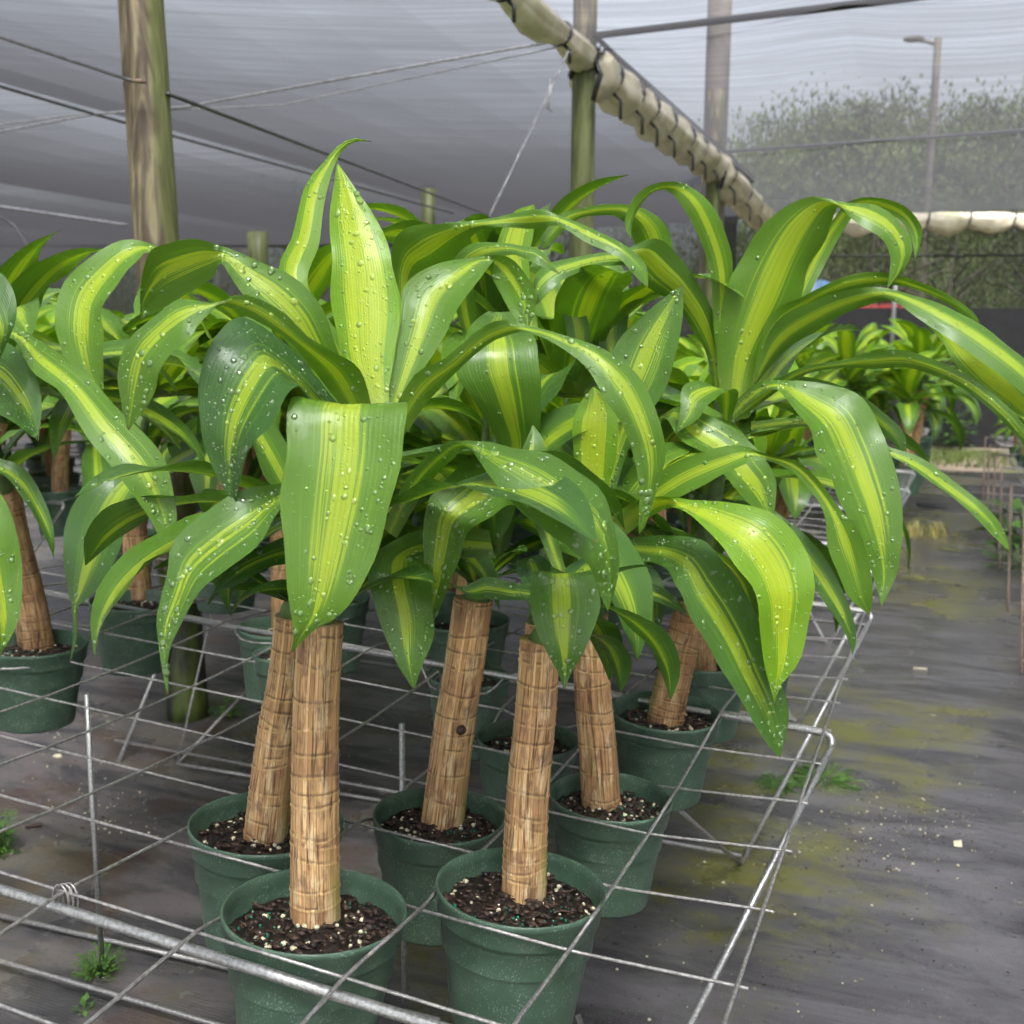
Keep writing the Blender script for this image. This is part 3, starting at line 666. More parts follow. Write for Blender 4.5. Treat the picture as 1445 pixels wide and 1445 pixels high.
# ------------------------------------------------------------------ leaves
def catmull(P, n):
    P = np.array(P, float); Q = np.vstack([2 * P[0] - P[1], P, 2 * P[-1] - P[-2]])
    seg = np.linalg.norm(np.diff(P[:, :6], axis=0), axis=1); cs = np.r_[0, np.cumsum(seg)]; out = []
    for x in np.linspace(0, cs[-1], n):
        k = min(max(np.searchsorted(cs, x) - 1, 0), len(seg) - 1); t = (x - cs[k]) / max(seg[k], 1e-9)
        p0, p1, p2, p3 = Q[k], Q[k + 1], Q[k + 2], Q[k + 3]
        out.append(.5 * ((2 * p1) + (-p0 + p2) * t + (2 * p0 - 5 * p1 + 4 * p2 - p3) * t * t + (-p0 + 3 * p1 - 3 * p2 + p3) * t ** 3))
    return np.array(out)
def leaf_mesh(LP, RP, parent, org, seed, young=.3, rows=30, cols=9, fold=.10, wave=.03, drops=0, dull=False, label=None, hang=False):
    """blade between two edge curves, with a keel, rippled margins and water droplets standing on it"""
    rnd = random.Random(seed)
    C = catmull(np.hstack([LP, RP]), rows); A, B = C[:, :3], C[:, 3:6]
    mid = (A + B) / 2; T = np.gradient(mid, axis=0); T /= np.linalg.norm(T, axis=1)[:, None] + 1e-9
    W = B - A; wd = np.linalg.norm(W, axis=1); N = np.cross(W, T); N /= np.linalg.norm(N, axis=1)[:, None] + 1e-9
    for i in range(1, rows):
        if N[i] @ N[i - 1] < 0: N[i] = -N[i]
    Ns = N.copy()
    for _ in range(2):
        Ns[1:-1] = (Ns[:-2] + 2 * Ns[1:-1] + Ns[2:]) / 4
    N = Ns / (np.linalg.norm(Ns, axis=1)[:, None] + 1e-9)
    vis = np.array([N[i] @ (CAM - mid[i]) for i in range(rows)])
    if N[: rows // 2, 2].sum() < 0: N = -N
    L = np.r_[0, np.cumsum(np.linalg.norm(np.diff(mid, axis=0), axis=1))]; V = L / L[-1]
    ph = [rnd.uniform(0, 6.28) for _ in range(4)]; us = [j / (cols - 1) for j in range(cols)]
    P = np.zeros((rows, cols, 3))
    for i in range(rows):
        for j, u in enumerate(us):
            c = abs(2 * u - 1); k = fold * (c ** 1.5 - .45) * wd[i]
            side = 0 if u < .5 else 2
            wv = wave * max(.0, min(wd[i], .09)) * c ** 3 * (math.sin(L[i] * 52 + ph[side]) + .6 * math.sin(L[i] * 95 + ph[side + 1])) * math.sin(math.pi * min(1, V[i] * 1.15)) 
            rib = .0004 * math.sin(u * 44) * math.sin(math.pi * u)
            P[i, j] = A[i] * (1 - u) + B[i] * u + N[i] * (k + wv + rib) - (A[i] - B[i]) * wv * 1.2 * (1 if u < .5 else -1) / max(wd[i], .01) * .6
    m = MB(); m.grid(P, us, list(V)); nv = len(m.v)
    if drops:
        Vl = V
        for k in range(int(drops * 1.9)):
            fi = rnd.uniform(.5, rows - 2.2); i = int(fi); a = fi - i; u = rnd.uniform(.06, .94); fj = u * (cols - 1); j = min(int(fj), cols - 2); b = fj - j
            if wd[i] < .012: continue
            p = (P[i, j] * (1 - b) + P[i, j + 1] * b) * (1 - a) + (P[i + 1, j] * (1 - b) + P[i + 1, j + 1] * b) * a
            du = P[i, j + 1] - P[i, j]; dv = P[i + 1, j] - P[i, j]; n_ = np.cross(du, dv); ln = np.linalg.norm(n_)
            if ln < 1e-9: continue
            n_ /= ln
            if n_[2] < -.18: n_ = -n_
            elif n_[2] < .18 and n_ @ (CAM - p) < 0: n_ = -n_
            if rnd.random() < .12: n_ = -n_
            if n_ @ (CAM - p) < 0: continue
            du = du / np.linalg.norm(du); dw = np.cross(n_, du)
            r = min(.0030, .00050 * math.exp(abs(rnd.gauss(0, .80)))); asp = rnd.uniform(.85, 1.1) * (1.35 if rnd.random() < .25 else 1)
            ring = []
            for (q, hh) in ((1.0, -.02), (.92, .17), (.64, .36), (.25, .44)):
                ring.append([p + (du * math.cos(t) * q + dw * math.sin(t) * q * asp) * r + n_ * hh * r for t in np.linspace(0, 2 * math.pi, 9)[:-1]])
            b0 = len(m.v); m.grid(ring, mi=1, closed=True)
            for f in range(24): m.uv[-1 - f] = ((u, V[i]),) * 4
            m.face(ring[-1], 1); m.uv[-1] = ((u, V[i]),) * 8
            # share the last ring
    attrs = {'rnd': [((seed * 37) % 101) / 101.] * len(m.v), 'young': [young] * len(m.v)}
    o = m.build('leaf', [LEAF, DROP], parent, attrs=attrs, origin=org)
    if label: o['label'] = label
    return o
def arc_pts(base, az, el, length, width, droop, twist=0., n=9, curl=0., seed=0):
    """edge curves of an arching strap leaf"""
    rnd = random.Random(seed); p = np.array(base, float); LP = []; RP = []; e_ = el; a_ = az
    prof = lambda t: (.42 + .58 * math.sin(math.pi * min(1, (t + .02) / 1.0) ** .62 * .5 * 1.0 + 0) if t < .45 else 1.) * (1 if t < .55 else max(0., 1 - ((t - .55) / .45) ** 2.1))
    for k in range(n):
        t = k / (n - 1); hd = np.array([math.cos(a_), math.sin(a_), 0]); side = np.array([-math.sin(a_), math.cos(a_), 0])
        tv = hd * math.cos(e_) + np.array([0, 0, math.sin(e_)]); up = np.cross(tv, side) * -1
        tw = twist * t; s_ = side * math.cos(tw) + up * math.sin(tw)
        w = max(.0012, width * prof(t)) / 2
        LP.append(p + s_ * w); RP.append(p - s_ * w)
        p = p + tv * length / (n - 1); e_ -= droop * (.25 + 1.5 * t) / (n - 1); a_ += curl / (n - 1)
        e_ = max(e_, -1.5)
    return np.array(LP), np.array(RP)

# ------------------------------------------------------------------ pots, soil, canes
def pot_mesh(R_, H_, parent, seed=0, n=48):
    prof = [(R_ * .70, -H_ + .004), (R_ * .735, -H_), (R_ * .745, -H_ + .003), (R_ * .80, -H_ * .7), (R_ * .875, -H_ * .40), (R_ * .915, -.034), (R_ * .925, -.031), (R_ * .955, -.029), (R_ * .965, -.026),
            (R_ * .985, -.008), (R_ * 1.0, -.0065), (R_ * 1.006, -.003), (R_ * 1.0, -.0004), (R_ * .988, 0), (R_ * .972, -.001), (R_ * .955, -.012), (R_ * .94, -.026), (R_ * .915, -.028), (R_ * .895, -.060)]
    m = MB(); rows = []
    rn = random.Random(seed); e1, e2 = rn.uniform(-.006, .006), rn.uniform(0, 3)
    for r, z in prof: rows.append([(r * (1 + e1 * math.cos(2 * a + e2)) * math.cos(a), r * (1 - e1 * math.cos(2 * a + e2)) * math.sin(a), z) for a in [2 * math.pi * j / n for j in range(n)]])
    m.grid(rows, closed=True); m.face([(R_ * .70 * math.cos(a), R_ * .70 * math.sin(a), -H_ + .004) for a in [-2 * math.pi * j / n for j in range(n)]])
    return m.build('pot', POT, parent)
def soil_mesh(R_, z, parent, seed=0, detail=1.0):
    rn = random.Random(seed); m = MB(); rows = []; nr = 11; na = 34
    ph = [rn.uniform(0, 6.28) for _ in range(6)]
    hf = lambda x, y: .0028 * math.sin(x * 160 + ph[0]) * math.sin(y * 130 + ph[1]) + .002 * math.sin(x * 330 + ph[2] + y * 120) + .0055 * (1 - (x * x + y * y) / (R_ * R_))
    for i in range(nr + 1):
        q = R_ * .925 * i / nr; rows.append([(q * math.cos(a), q * math.sin(a), z + hf(q * math.cos(a), q * math.sin(a)) + rn.uniform(-.0012, .0012)) for a in [2 * math.pi * j / na for j in range(na)]])
    m.grid(rows, closed=True)
    for k in range(int(520 * detail)):
        q = R_ * .91 * math.sqrt(rn.random()); a = rn.uniform(0, 6.28); x, y = q * math.cos(a), q * math.sin(a); t = rn.random()
        if t < .62: r, mi, sq = rn.uniform(.0012, .0048), 1, (rn.uniform(.6, 1.8), rn.uniform(.5, 1.2), .55)
        elif t < .78: r, mi, sq = rn.uniform(.0010, .0034), 2, (1, 1, .85)
        elif t < .93: r, mi, sq = rn.uniform(.0012, .0018), 3, (1, 1, 1)
        else: r, mi, sq = rn.uniform(.0015, .004), 0, (1.3, 1, .7)
        if mi == 3:
            a = ph[3] + rn.gauss(0, .9); x, y = q * math.cos(a), q * math.sin(a)
        m.blob((x, y, z + hf(x, y) + r * .35), r, rn.random(), mi, n=5 if mi != 3 else 6, k=3, sq=sq, rough=.3 if mi < 3 else .03)
    for k in range(int(16 * detail)):
        q = R_ * .8 * math.sqrt(rn.random()); a = rn.uniform(0, 6.28); c = np.array([q * math.cos(a), q * math.sin(a), z + .006]); b = rn.uniform(0, 3.14)
        m.box(c, np.array([math.cos(b), math.sin(b), rn.uniform(-.3, .3)]) * rn.uniform(.008, .02), np.array([-math.sin(b), math.cos(b), 0]) * .004, (0, 0, .0018), 1)
    return m.build('soil', [SOIL, BARK, PERL, FERT], parent, smooth=True)
def cane(pts, r, parent, org, seed=0, spacing=.021, n=40, rows=230, tone=0., ringh=.035):
    rn = random.Random(seed); pts = [np.array(p, float) for p in pts]
    Q = catmull(np.hstack([pts, pts]) if False else np.array([np.r_[p, p] for p in pts]), rows)[:, :3]
    L = np.r_[0, np.cumsum(np.linalg.norm(np.diff(Q, axis=0), axis=1))]; rings = []; x = rn.uniform(.004, .015)
    while x < L[-1] + .03: rings.append((x, rn.uniform(-.0045, .0045), rn.uniform(0, 6.28))); x += spacing * rn.uniform(.45, 1.5)
    rl = np.interp(L / L[-1], [0, .06, .5, 1], [r * 1.06, r * 1.02, r, r * .97]) if not hasattr(r, '__len__') else np.interp(L / L[-1], np.linspace(0, 1, len(r)), r)
    ph = [rn.uniform(0, 6.28) for _ in range(4)]; segv = []; ringv = []; segr = [rn.random() for _ in range(len(rings) + 2)]
    def ringinfo(a, l):
        best = 9; idx = 0
        for k, (x0, am, p0) in enumerate(rings):
            xx = x0 + am * math.sin(a + p0) + am * .4 * math.sin(2 * a + p0)
            if l > xx: idx = k + 1
            if abs(l - xx) < abs(best): best = l - xx
        return best, idx
    def rf(i, a, l):
        b, idx = ringinfo(a, l)
        segv.append(segr[idx] if idx < len(segr) else .5); ringv.append(math.exp(-(b / .0011) ** 2) - math.exp(-((b - .0024) / .0014) ** 2))
        return 1 + ringh * math.exp(-(b / .0013) ** 2) - ringh * .3 * math.exp(-((b - .003) / .0018) ** 2) + .022 * math.sin(3 * a + ph[0] + 6 * l) + .012 * math.sin(7 * a + ph[1] + 14 * l) + .02 * math.sin(l * 30 + ph[2]) * math.sin(a + ph[3]) + rn.uniform(-.006, .006)
    m = MB(); m.tube(list(Q), list(rl), n, rfun=rf, ref=(1, .3, 0))
    return m.build('cane_trunk', TRUNK, parent, attrs={'seg': segv, 'ring': ringv, 'tone': [tone] * len(segv)}, origin=org)
def shoot(a, b, r0, r1, parent, org, seed=0):
    m = MB(); a = np.array(a); b = np.array(b); m.tube([lerp(a, b, t) + np.array([.004 * math.sin(5 * t + seed), 0, 0]) for t in np.linspace(0, 1, 10)], [r0 + (r1 - r0) * t + .0015 * math.sin(t * 25) for t in np.linspace(0, 1, 10)], 14)
    return m.build('shoot', SHOOT, parent, origin=org)

GRP = 'potted dracaenas on the wire bench'
def hero(label, rim_px, h, diam, trunk_px, td, top_r, crown, seed, base_r=.023, tone=0., sp=.021, tilt=0., H_=.138, rh=.035, cell=(0, 0)):
    """rim_px: centre of the pot mouth; trunk_px: base..top with depths; crown: (px,py,depth)"""
    h -= .006; c = on_bench(*rim_px, h); CLEAR.append((c - [0, 0, .03], diam / 2 * 1.0, cell))
    e = empty('potted_dracaena', c, label, 'potted plant', GRP)
    p = pot_mesh(diam / 2, H_, e, seed); s_ = soil_mesh(diam / 2, -.027, e, seed)
    rot = Matrix(WB.tolist()).to_4x4() @ Matrix.Rotation(-tilt, 4, 'X')
    for o in (p, s_): o.matrix_local = rot
    pts = [at(x, y, d) for (x, y, d) in trunk_px]
    base = c + WB @ np.array([0, 0, -.03]); 
    # foot of the cane exactly on the soil
    x, y, d = trunk_px[0]; q = on_bench(x, y, h - .026); dq = -(CW.T @ (q - CAM))[2]
    pts = [at(x, y, dq + (dd - d)) for (x, y, dd) in trunk_px]
    pts = [pts[0] - (pts[1] - pts[0]) / np.linalg.norm(pts[1] - pts[0]) * .012] + pts
    cane(pts, [base_r * 1.05, base_r, (base_r + top_r) / 2, top_r], e, c, seed, tone=tone, spacing=sp, ringh=rh)
    cr = at(*crown)
    shoot(pts[-1] - (pts[-1] - pts[-2]) * .05, cr, top_r * .7, .004, e, c, seed)
    return e, c, cr
def fill(e, org, cr, seed, n, young=.15, ln=(.20, .30), wd=(.07, .095), el=(-.2, .9), dr=(1.2, 2.4), azs=None, drops=40, down=.0):
    rn = random.Random(seed)
    for k in range(n):
        az = azs[k % len(azs)] + rn.uniform(-.2, .2) if azs else k * 2.4 + rn.uniform(-.3, .3)
        b = cr + np.array([.008 * math.cos(az), .008 * math.sin(az), -down * k / n])
        LP, RP = arc_pts(b, az, rn.uniform(*el), rn.uniform(*ln), rn.uniform(*wd), rn.uniform(*dr), rn.uniform(-.5, .5), seed=seed + k)
        leaf_mesh(LP, RP, e, org, seed * 13 + k, young * rn.uniform(.5, 1.6), rows=22, cols=7, drops=drops, wave=.045)
def hl(e, org, seed, st, k=.7, young=.3, ds=1., dd=0., drops=150, fold=.10, wave=.03, label=None):
    """one leaf of the photo: stations (x,y, x,y, distance[,k]) along its two margins; k > 0 tips the upper margin away"""
    LP = []; RP = []; kk = k
    for s_ in st:
        if len(s_) == 3: a = at(s_[0], s_[1], s_[2] * ds + dd); LP.append(a - CW[:, 0] * .0004); RP.append(a + CW[:, 0] * .0004); continue
        x1, y1, x2, y2, d = s_[:5]; d = d * ds + dd
        if len(s_) > 5: kk = s_[5]
        dy = (y2 - y1) / F_PX * d * kk / 2          # lower margin nearer when kk > 0
        dy = max(-.03, min(.03, dy))
        LP.append(at(x1, y1, d + dy)); RP.append(at(x2, y2, d - dy))
    return leaf_mesh(np.array(LP), np.array(RP), e, org, seed, young, rows=40, cols=11, drops=drops, fold=fold, wave=wave, label=label)

# ---- plant A, front
A, oA, cA = hero('nearest potted dracaena, straight pale cane in the frontmost pot, wide striped leaf hanging down', (445, 1280), .034, .174,
                 [(445, 1298, .97), (444, 1150, .965), (446, 1000, .96), (452, 878, .95)], 0, .0215, (535, 600, .95), 11, cell=(2, 0), base_r=.0235, sp=.024, tilt=.05)
hl(A, oA, 1, [(515, 650, 560, 650, .95), (470, 592, 566, 592, .90), (413, 566, 571, 570, .858), (403, 640, 568, 640, .842), (399, 710, 554, 716, .834), (405, 820, 511, 825, .832), (412, 872, 478, 868, .836), (414, 898, 444, 888, .84), (411, 921, .845)], young=.5, drops=230, fold=.06, label='wide hanging leaf with a broad lime stripe')
hl(A, oA, 2, [(520, 590, 550, 590, .95), (514, 554, 549, 554, .95), (485, 512, 554, 512, .955), (471, 440, 563, 440, .965), (465, 370, 558, 375, .975), (465, 300, 530, 308, .985), (471, 258, 503, 268, .99), (476, 229, .995)], young=1.5, drops=190, fold=-.08, wave=.05)
hl(A, oA, 3, [(500, 560, 520, 560, .99), (440, 470, 478, 470, 1.03), (393, 385, 433, 400, 1.06), (412, 330, 450, 340, 1.07), (429, 262, 460, 270, 1.08), (458, 226, 474, 228, 1.085), (480, 203, 488, 208, 1.085, -.5), (502, 195, 503, 200, 1.085), (524, 200, 1.08)], young=.8, drops=60, fold=-.15)
hl(A, oA, 4, [(500, 545, 470, 545, .94), (474, 490, 425, 505, .92), (452, 432, 385, 462, .905), (413, 392, 352, 430, .90), (367, 371, 328, 398, .90), (325, 352, 312, 372, .90), (280, 338, 300, 390, .91, -.8), (240, 341, 270, 410, .92), (211, 354, 238, 428, .93), (197, 400, 212, 443, .935), (199, 452, .94)], young=.4, drops=190)
hl(A, oA, 5, [(527, 585, 490, 585, .94, -.7), (508, 525, 445, 530, .905), (471, 500, 415, 492, .88), (437, 479, 388, 468, .865), (404, 446, 360, 452, .855), (371, 425, 335, 441, .85), (338, 416, 315, 434, .845), (306, 427, 306, 433, .84, .8), (276, 421, 283, 452, .835), (246, 420, 262, 478, .83), (213, 445, 240, 496, .83), (180, 476, 222, 522, .83), (163, 520, 216, 552, .835), (168, 562, 201, 580, .84), (181, 607, .845)], young=.4, drops=150)
hl(A, oA, 6, [(500, 610, 500, 640, .95), (440, 530, 450, 590, .91), (385, 478, 425, 560, .885), (340, 452, 412, 556, .865), (305, 485, 388, 590, .85), (286, 540, 366, 622, .845), (286, 592, 352, 645, .845), (292, 630, 344, 668, .85), (310, 678, 337, 692, .855), (332, 713, .86)], young=.0, drops=240, label='grey-green wet leaf pointing down')
hl(A, oA, 7, [(530, 650, 520, 690, .95), (455, 660, 460, 702, .90), (399, 682, 398, 718, .875), (340, 695, 362, 774, .85), (290, 727, 322, 806, .84), (248, 766, 291, 834, .835), (239, 812, 265, 871, .83), (225, 862, 247, 902, .83), (224, 892, 240, 930, .83), (230, 950, 238, 955, .83), (237, 980, .83)], young=.25, drops=240)
hl(A, oA, 8, [(540, 590, 560, 590, .96), (550, 535, 590, 535, .965), (560, 465, 630, 468, .975), (572, 405, 655, 428, .985), (615, 376, 680, 395, .995), (655, 366, 698, 368, 1.01, .3), (712, 360, 692, 384, 1.03, -.6), (742, 386, 708, 416, 1.03), (757, 425, 724, 445, 1.02), (745, 468, 1.02)], young=.45, drops=150)
hl(A, oA, 9, [(550, 590, 568, 618, .94, -.7), (585, 530, 610, 560, .91), (625, 508, 650, 520, .89), (674, 466, 690, 486, .875), (708, 452, 722, 473, .865), (738, 458, 738, 468, .86, .8), (795, 471, 775, 480, .85), (853, 491, 825, 514, .84), (902, 528, 855, 562, .835), (930, 592, 879, 600, .835), (940, 640, 895, 645, .84), (931, 680, 903, 690, .845), (914, 735, 901, 735, .85), (901, 757, .855)], young=.4, drops=150)
hl(A, oA, 10, [(540, 745, 560, 760, .97, -.6), (575, 675, 600, 692, .95), (621, 630, 640, 647, .92), (655, 622, 662, 634, .90, .8), (718, 627, 695, 675, .87), (765, 630, 735, 718, .86), (810, 657, 780, 752, .85), (851, 690, 815, 777, .845), (869, 740, 836, 800, .845), (876, 800, 843, 827, .85), (858, 867, .855)], young=.3, drops=220)
hl(A, oA, 42, [(500, 700, 490, 740, .99), (440, 740, 450, 790, .97), (380, 768, 385, 800, .96), (330, 790, 345, 822, .96), (300, 838, .96)], young=.05, drops=40)
fill(A, oA, cA + np.array([0, .02, -.03]), 61, 7, .12, ln=(.18, .26), el=(-.4, .5), azs=[.6, 1.4, 2.3, 2.9, 3.8, -.4, 1.9], down=.06)

# ---- plant F, behind and left of A
F, oF, cF = hero('potted dracaena whose leaning cane is half hidden behind the nearest straight cane', (377, 1158), .034, .170,
                 [(374, 1185, 1.14), (390, 1050, 1.13), (405, 950, 1.12), (412, 870, 1.11)], 0, .019, (430, 720, 1.13), 12, cell=(3, 1), base_r=.0235, tilt=.02)
fill(F, oF, cF, 71, 13, .25, ln=(.20, .30), el=(-.2, 1.2), azs=[2.2, 2.9, 1.3, .8, 3.5, 1.8, 2.6, 4.0, .3, 3.1, 1.0, 2.0, 4.4])
# ---- plant C, second pot
C_, oC, cC = hero('potted dracaena in the second front pot, cane banded tan and brown under a short leaf', (735, 1248), .034, .172,
                 [(738, 1262, 1.04), (745, 1120, 1.03), (755, 1000, 1.02), (762, 902, 1.01)], 0, .0205, (785, 812, 1.03), 13, cell=(1, 1), base_r=.0225, sp=.019, tilt=.03)
hl(C_, oC, 20, [(785, 850, 812, 850, 1.02), (766, 818, 826, 818, .985), (753, 808, 835, 810, .955), (749, 852, 846, 847, .94), (758, 891, 838, 882, .935), (774, 925, 824, 919, .935), (790, 955, 806, 950, .94), (796, 974, .94)], young=.2, drops=130, fold=.05)
hl(C_, oC, 21, [(760, 730, 790, 740, 1.02, .2), (720, 660, 745, 730, 1.01, .6), (670, 648, 718, 718, 1.0), (636, 673, 694, 732, .99), (607, 705, 660, 754, .98), (599, 752, 647, 792, .98), (600, 800, 633, 832, .98), (600, 842, 617, 870, .985), (603, 892, .99)], young=.35, drops=220)
hl(C_, oC, 22, [(690, 750, 700, 790, 1.04), (640, 745, 660, 790, 1.03), (585, 752, 610, 790, 1.01), (528, 783, 602, 792, .99), (519, 808, 612, 847, .975), (529, 850, 617, 882, .97), (542, 892, 610, 907, .97), (560, 935, 597, 937, .97), (584, 973, .975)], young=.2, drops=140)
hl(C_, oC, 23, [(780, 800, 800, 810, 1.02), (735, 700, 770, 690, 1.03), (720, 690, 770, 650, 1.05), (735, 640, 765, 620, 1.06), (752, 600, 1.07)], young=.3, drops=20)
hl(C_, oC, 24, [(760, 830, 765, 850, 1.01), (720, 822, 722, 848, .99), (685, 815, 690, 845, .98), (655, 828, 664, 842, .98), (632, 822, .98)], young=.1, drops=30)
fill(C_, oC, cC + np.array([0, 0, -.02]), 62, 5, .12, ln=(.14, .2), wd=(.04, .055), el=(-.5, .7), azs=[.7, 1.5, 2.0, 1.8, 1.1, 2.3, .4, 1.3, .9], down=.05)
# ---- plant B
B, oB, cB = hero('potted dracaena with a slightly leaning tan cane that bears a small dark knot', (620, 1148), .012, .158,
                 [(624, 1162, 1.30), (640, 1040, 1.29), (655, 940, 1.28), (668, 845, 1.27)], 0, .0235, (705, 690, 1.27), 14, cell=(2, 2), base_r=.0255, sp=.028, rh=.022)
hl(B, oB, 30, [(712, 690, 745, 690, 1.25), (703, 626, 757, 626, 1.21), (687, 595, 762, 603, 1.19), (666, 560, 764, 560, 1.17), (645, 520, 764, 522, 1.16), (650, 485, 755, 485, 1.17), (665, 460, 735, 462, 1.20), (690, 440, 720, 440, 1.24), (700, 455, 1.27)], young=.35, drops=110, fold=-.04)
hl(B, oB, 31, [(705, 640, 720, 640, 1.27), (650, 470, 680, 480, 1.24), (638, 380, 668, 395, 1.2), (662, 344, 690, 370, 1.17), (708, 342, 720, 359, 1.15), (735, 346, 735, 362, 1.14), (763, 351, 756, 371, 1.13), (791, 388, 1.13)], young=.35, drops=70)
m = MB(); c = at(651, 1030, 1.265); m.blob(c, .006, 4, n=10, k=6, rough=.12); m.build('knot', BARK, B, origin=oB)
fill(B, oB, cB, 63, 12, .2, ln=(.2, .3), el=(-.2, 1.1), azs=[2.6, 3.3, 1.2, .5, 2.0, 4.0, -.4, 1.6, 3.0, .9, 2.3, 4.5])
# ---- plant D
D_, oD, cD = hero('potted dracaena with a grey-brown cane standing right behind the second front pot', (862, 1122), .010, .155,
                 [(848, 1138, 1.40), (843, 1050, 1.39), (836, 960, 1.38), (833, 868, 1.37)], 0, .0225, (858, 740, 1.33), 15, cell=(1, 3), base_r=.0245, tone=.45, sp=.024)
hl(D_, oD, 32, [(835, 745, 852, 745, 1.33), (845, 640, 885, 640, 1.32), (858, 540, 925, 570, 1.31), (868, 492, 948, 530, 1.31), (890, 462, 958, 485, 1.31), (925, 430, 964, 438, 1.31), (963, 402, 1.31)], young=.25, drops=160, label='upright grey-green leaf with a pointed tip')
hl(D_, oD, 33, [(838, 750, 852, 750, 1.31), (820, 700, 858, 697, 1.29), (809, 650, 866, 655, 1.28), (809, 600, 872, 603, 1.27), (818, 570, 866, 572, 1.27), (838, 545, 1.27)], young=1.4, drops=110, fold=-.05)
hl(D_, oD, 34, [(862, 730, 868, 768, 1.32, -.5), (900, 704, 912, 733, 1.27), (930, 699, 942, 717, 1.23), (975, 706, 960, 720, 1.20, .6), (1035, 712, 1000, 752, 1.17), (1092, 728, 1030, 787, 1.15), (1130, 770, 1053, 822, 1.145), (1147, 820, 1067, 862, 1.14), (1140, 870, 1072, 902, 1.145), (1128, 930, 1078, 940, 1.15), (1101, 968, 1088, 975, 1.155), (1093, 996, 1.16)], young=1.1, drops=240, label='arching leaf with a very bright yellow band')
hl(D_, oD, 35, [(862, 760, 862, 785, 1.33), (905, 758, 905, 792, 1.29), (947, 757, 940, 803, 1.25), (990, 765, 955, 827, 1.22), (1022, 798, 965, 862, 1.20), (1050, 838, 984, 892, 1.19), (1072, 885, 1008, 927, 1.185), (1090, 935, 1028, 964, 1.18), (1108, 985, 1055, 1007, 1.18), (1111, 1020, 1077, 1044, 1.185), (1101, 1071, 1.19)], young=.15, drops=260)
hl(D_, oD, 36, [(862, 722, 876, 750, 1.33), (905, 688, 925, 722, 1.30), (950, 655, 978, 692, 1.27), (1000, 636, 1030, 668, 1.25), (1045, 629, 1062, 651, 1.24), (1085, 642, 1085, 650, 1.23, -.6), (1124, 650, 1115, 664, 1.22), (1155, 677, 1143, 692, 1.22), (1188, 722, 1164, 727, 1.22), (1213, 750, 1168, 772, 1.22), (1227, 800, 1182, 808, 1.225), (1231, 838, 1198, 843, 1.23), (1228, 869, 1.24)], young=.5, drops=90)
hl(D_, oD, 37, [(862, 800, 862, 830, 1.34), (885, 815, 915, 800, 1.34), (893, 868, 938, 835, 1.33), (908, 888, 934, 872, 1.33), (926, 906, 1.33)], young=.05, drops=50)
hl(D_, oD, 38, [(850, 820, 852, 840, 1.33), (890, 818, 885, 840, 1.29), (930, 828, 925, 850, 1.27), (958, 848, 950, 860, 1.26), (970, 866, 1.26)], young=.2, drops=30)
hl(D_, oD, 39, [(840, 770, 850, 800, 1.34), (815, 745, 818, 790, 1.31), (780, 722, 785, 775, 1.29), (745, 718, 752, 755, 1.28), (722, 735, 1.28)], young=.25, drops=30)
fill(D_, oD, cD, 64, 9, .25, ln=(.18, .26), el=(-.1, 1.2), azs=[1.2, .6, 2.0, 2.8, 3.5, 1.6, .1, 2.4, 3.1])
# ---- plant E, right
E_, oE, cE = hero('rightmost near dracaena, strongly leaning ringed brown cane, leaves arching over the bench edge', (940, 1002), .030, .168,
                 [(938, 1020, 1.55), (950, 960, 1.55), (965, 900, 1.55), (978, 850, 1.545)], 0, .0255, (1036, 565, 1.47), 16, cell=(1, 5), base_r=.0275, tone=.75, sp=.016, tilt=-.04, rh=.05)
hl(E_, oE, 50, [(1020, 575, 1050, 575, 1.47, -.5), (1012, 500, 1078, 500, 1.45), (1025, 415, 1125, 430, 1.43), (1055, 350, 1152, 365, 1.41), (1090, 307, 1173, 317, 1.39), (1140, 279, 1183, 294, 1.375), (1190, 284, 1192, 300, 1.36, .8), (1230, 285, 1220, 319, 1.35), (1265, 305, 1247, 336, 1.345), (1289, 342, 1258, 361, 1.345), (1280, 376, 1256, 386, 1.345), (1251, 409, 1.345)], young=.5, drops=130, label='broad upright leaf curling over at its top')
hl(E_, oE, 51, [(1060, 540, 1078, 540, 1.5, -.8), (1120, 400, 1150, 400, 1.5), (1172, 310, 1185, 332, 1.5), (1205, 281, 1215, 293, 1.49), (1250, 280, 1245, 299, 1.48), (1284, 296, 1272, 312, 1.47), (1302, 327, 1286, 337, 1.47), (1291, 368, 1.47)], young=.5, drops=30)
hl(E_, oE, 52, [(1036, 560, 1018, 560, 1.47), (1032, 470, 1008, 470, 1.45), (1036, 385, 1004, 395, 1.43), (1026, 335, 990, 342, 1.41), (1003, 285, 967, 296, 1.39), (970, 261, 945, 271, 1.38), (930, 258, 921, 273, 1.36, -.8), (897, 277, 900, 299, 1.35), (882, 314, 891, 325, 1.345), (891, 339, 1.345)], young=.5, drops=110)
hl(E_, oE, 53, [(1060, 545, 1058, 560, 1.46, -.6), (1085, 450, 1098, 475, 1.44), (1133, 419, 1155, 425, 1.41), (1201, 388, 1203, 410, 1.38), (1251, 386, 1262, 403, 1.36), (1295, 398, 1306, 414, 1.34), (1338, 416, 1340, 432, 1.33), (1374, 441, 1366, 450, 1.33), (1384, 459, 1.33)], young=.5, drops=50)
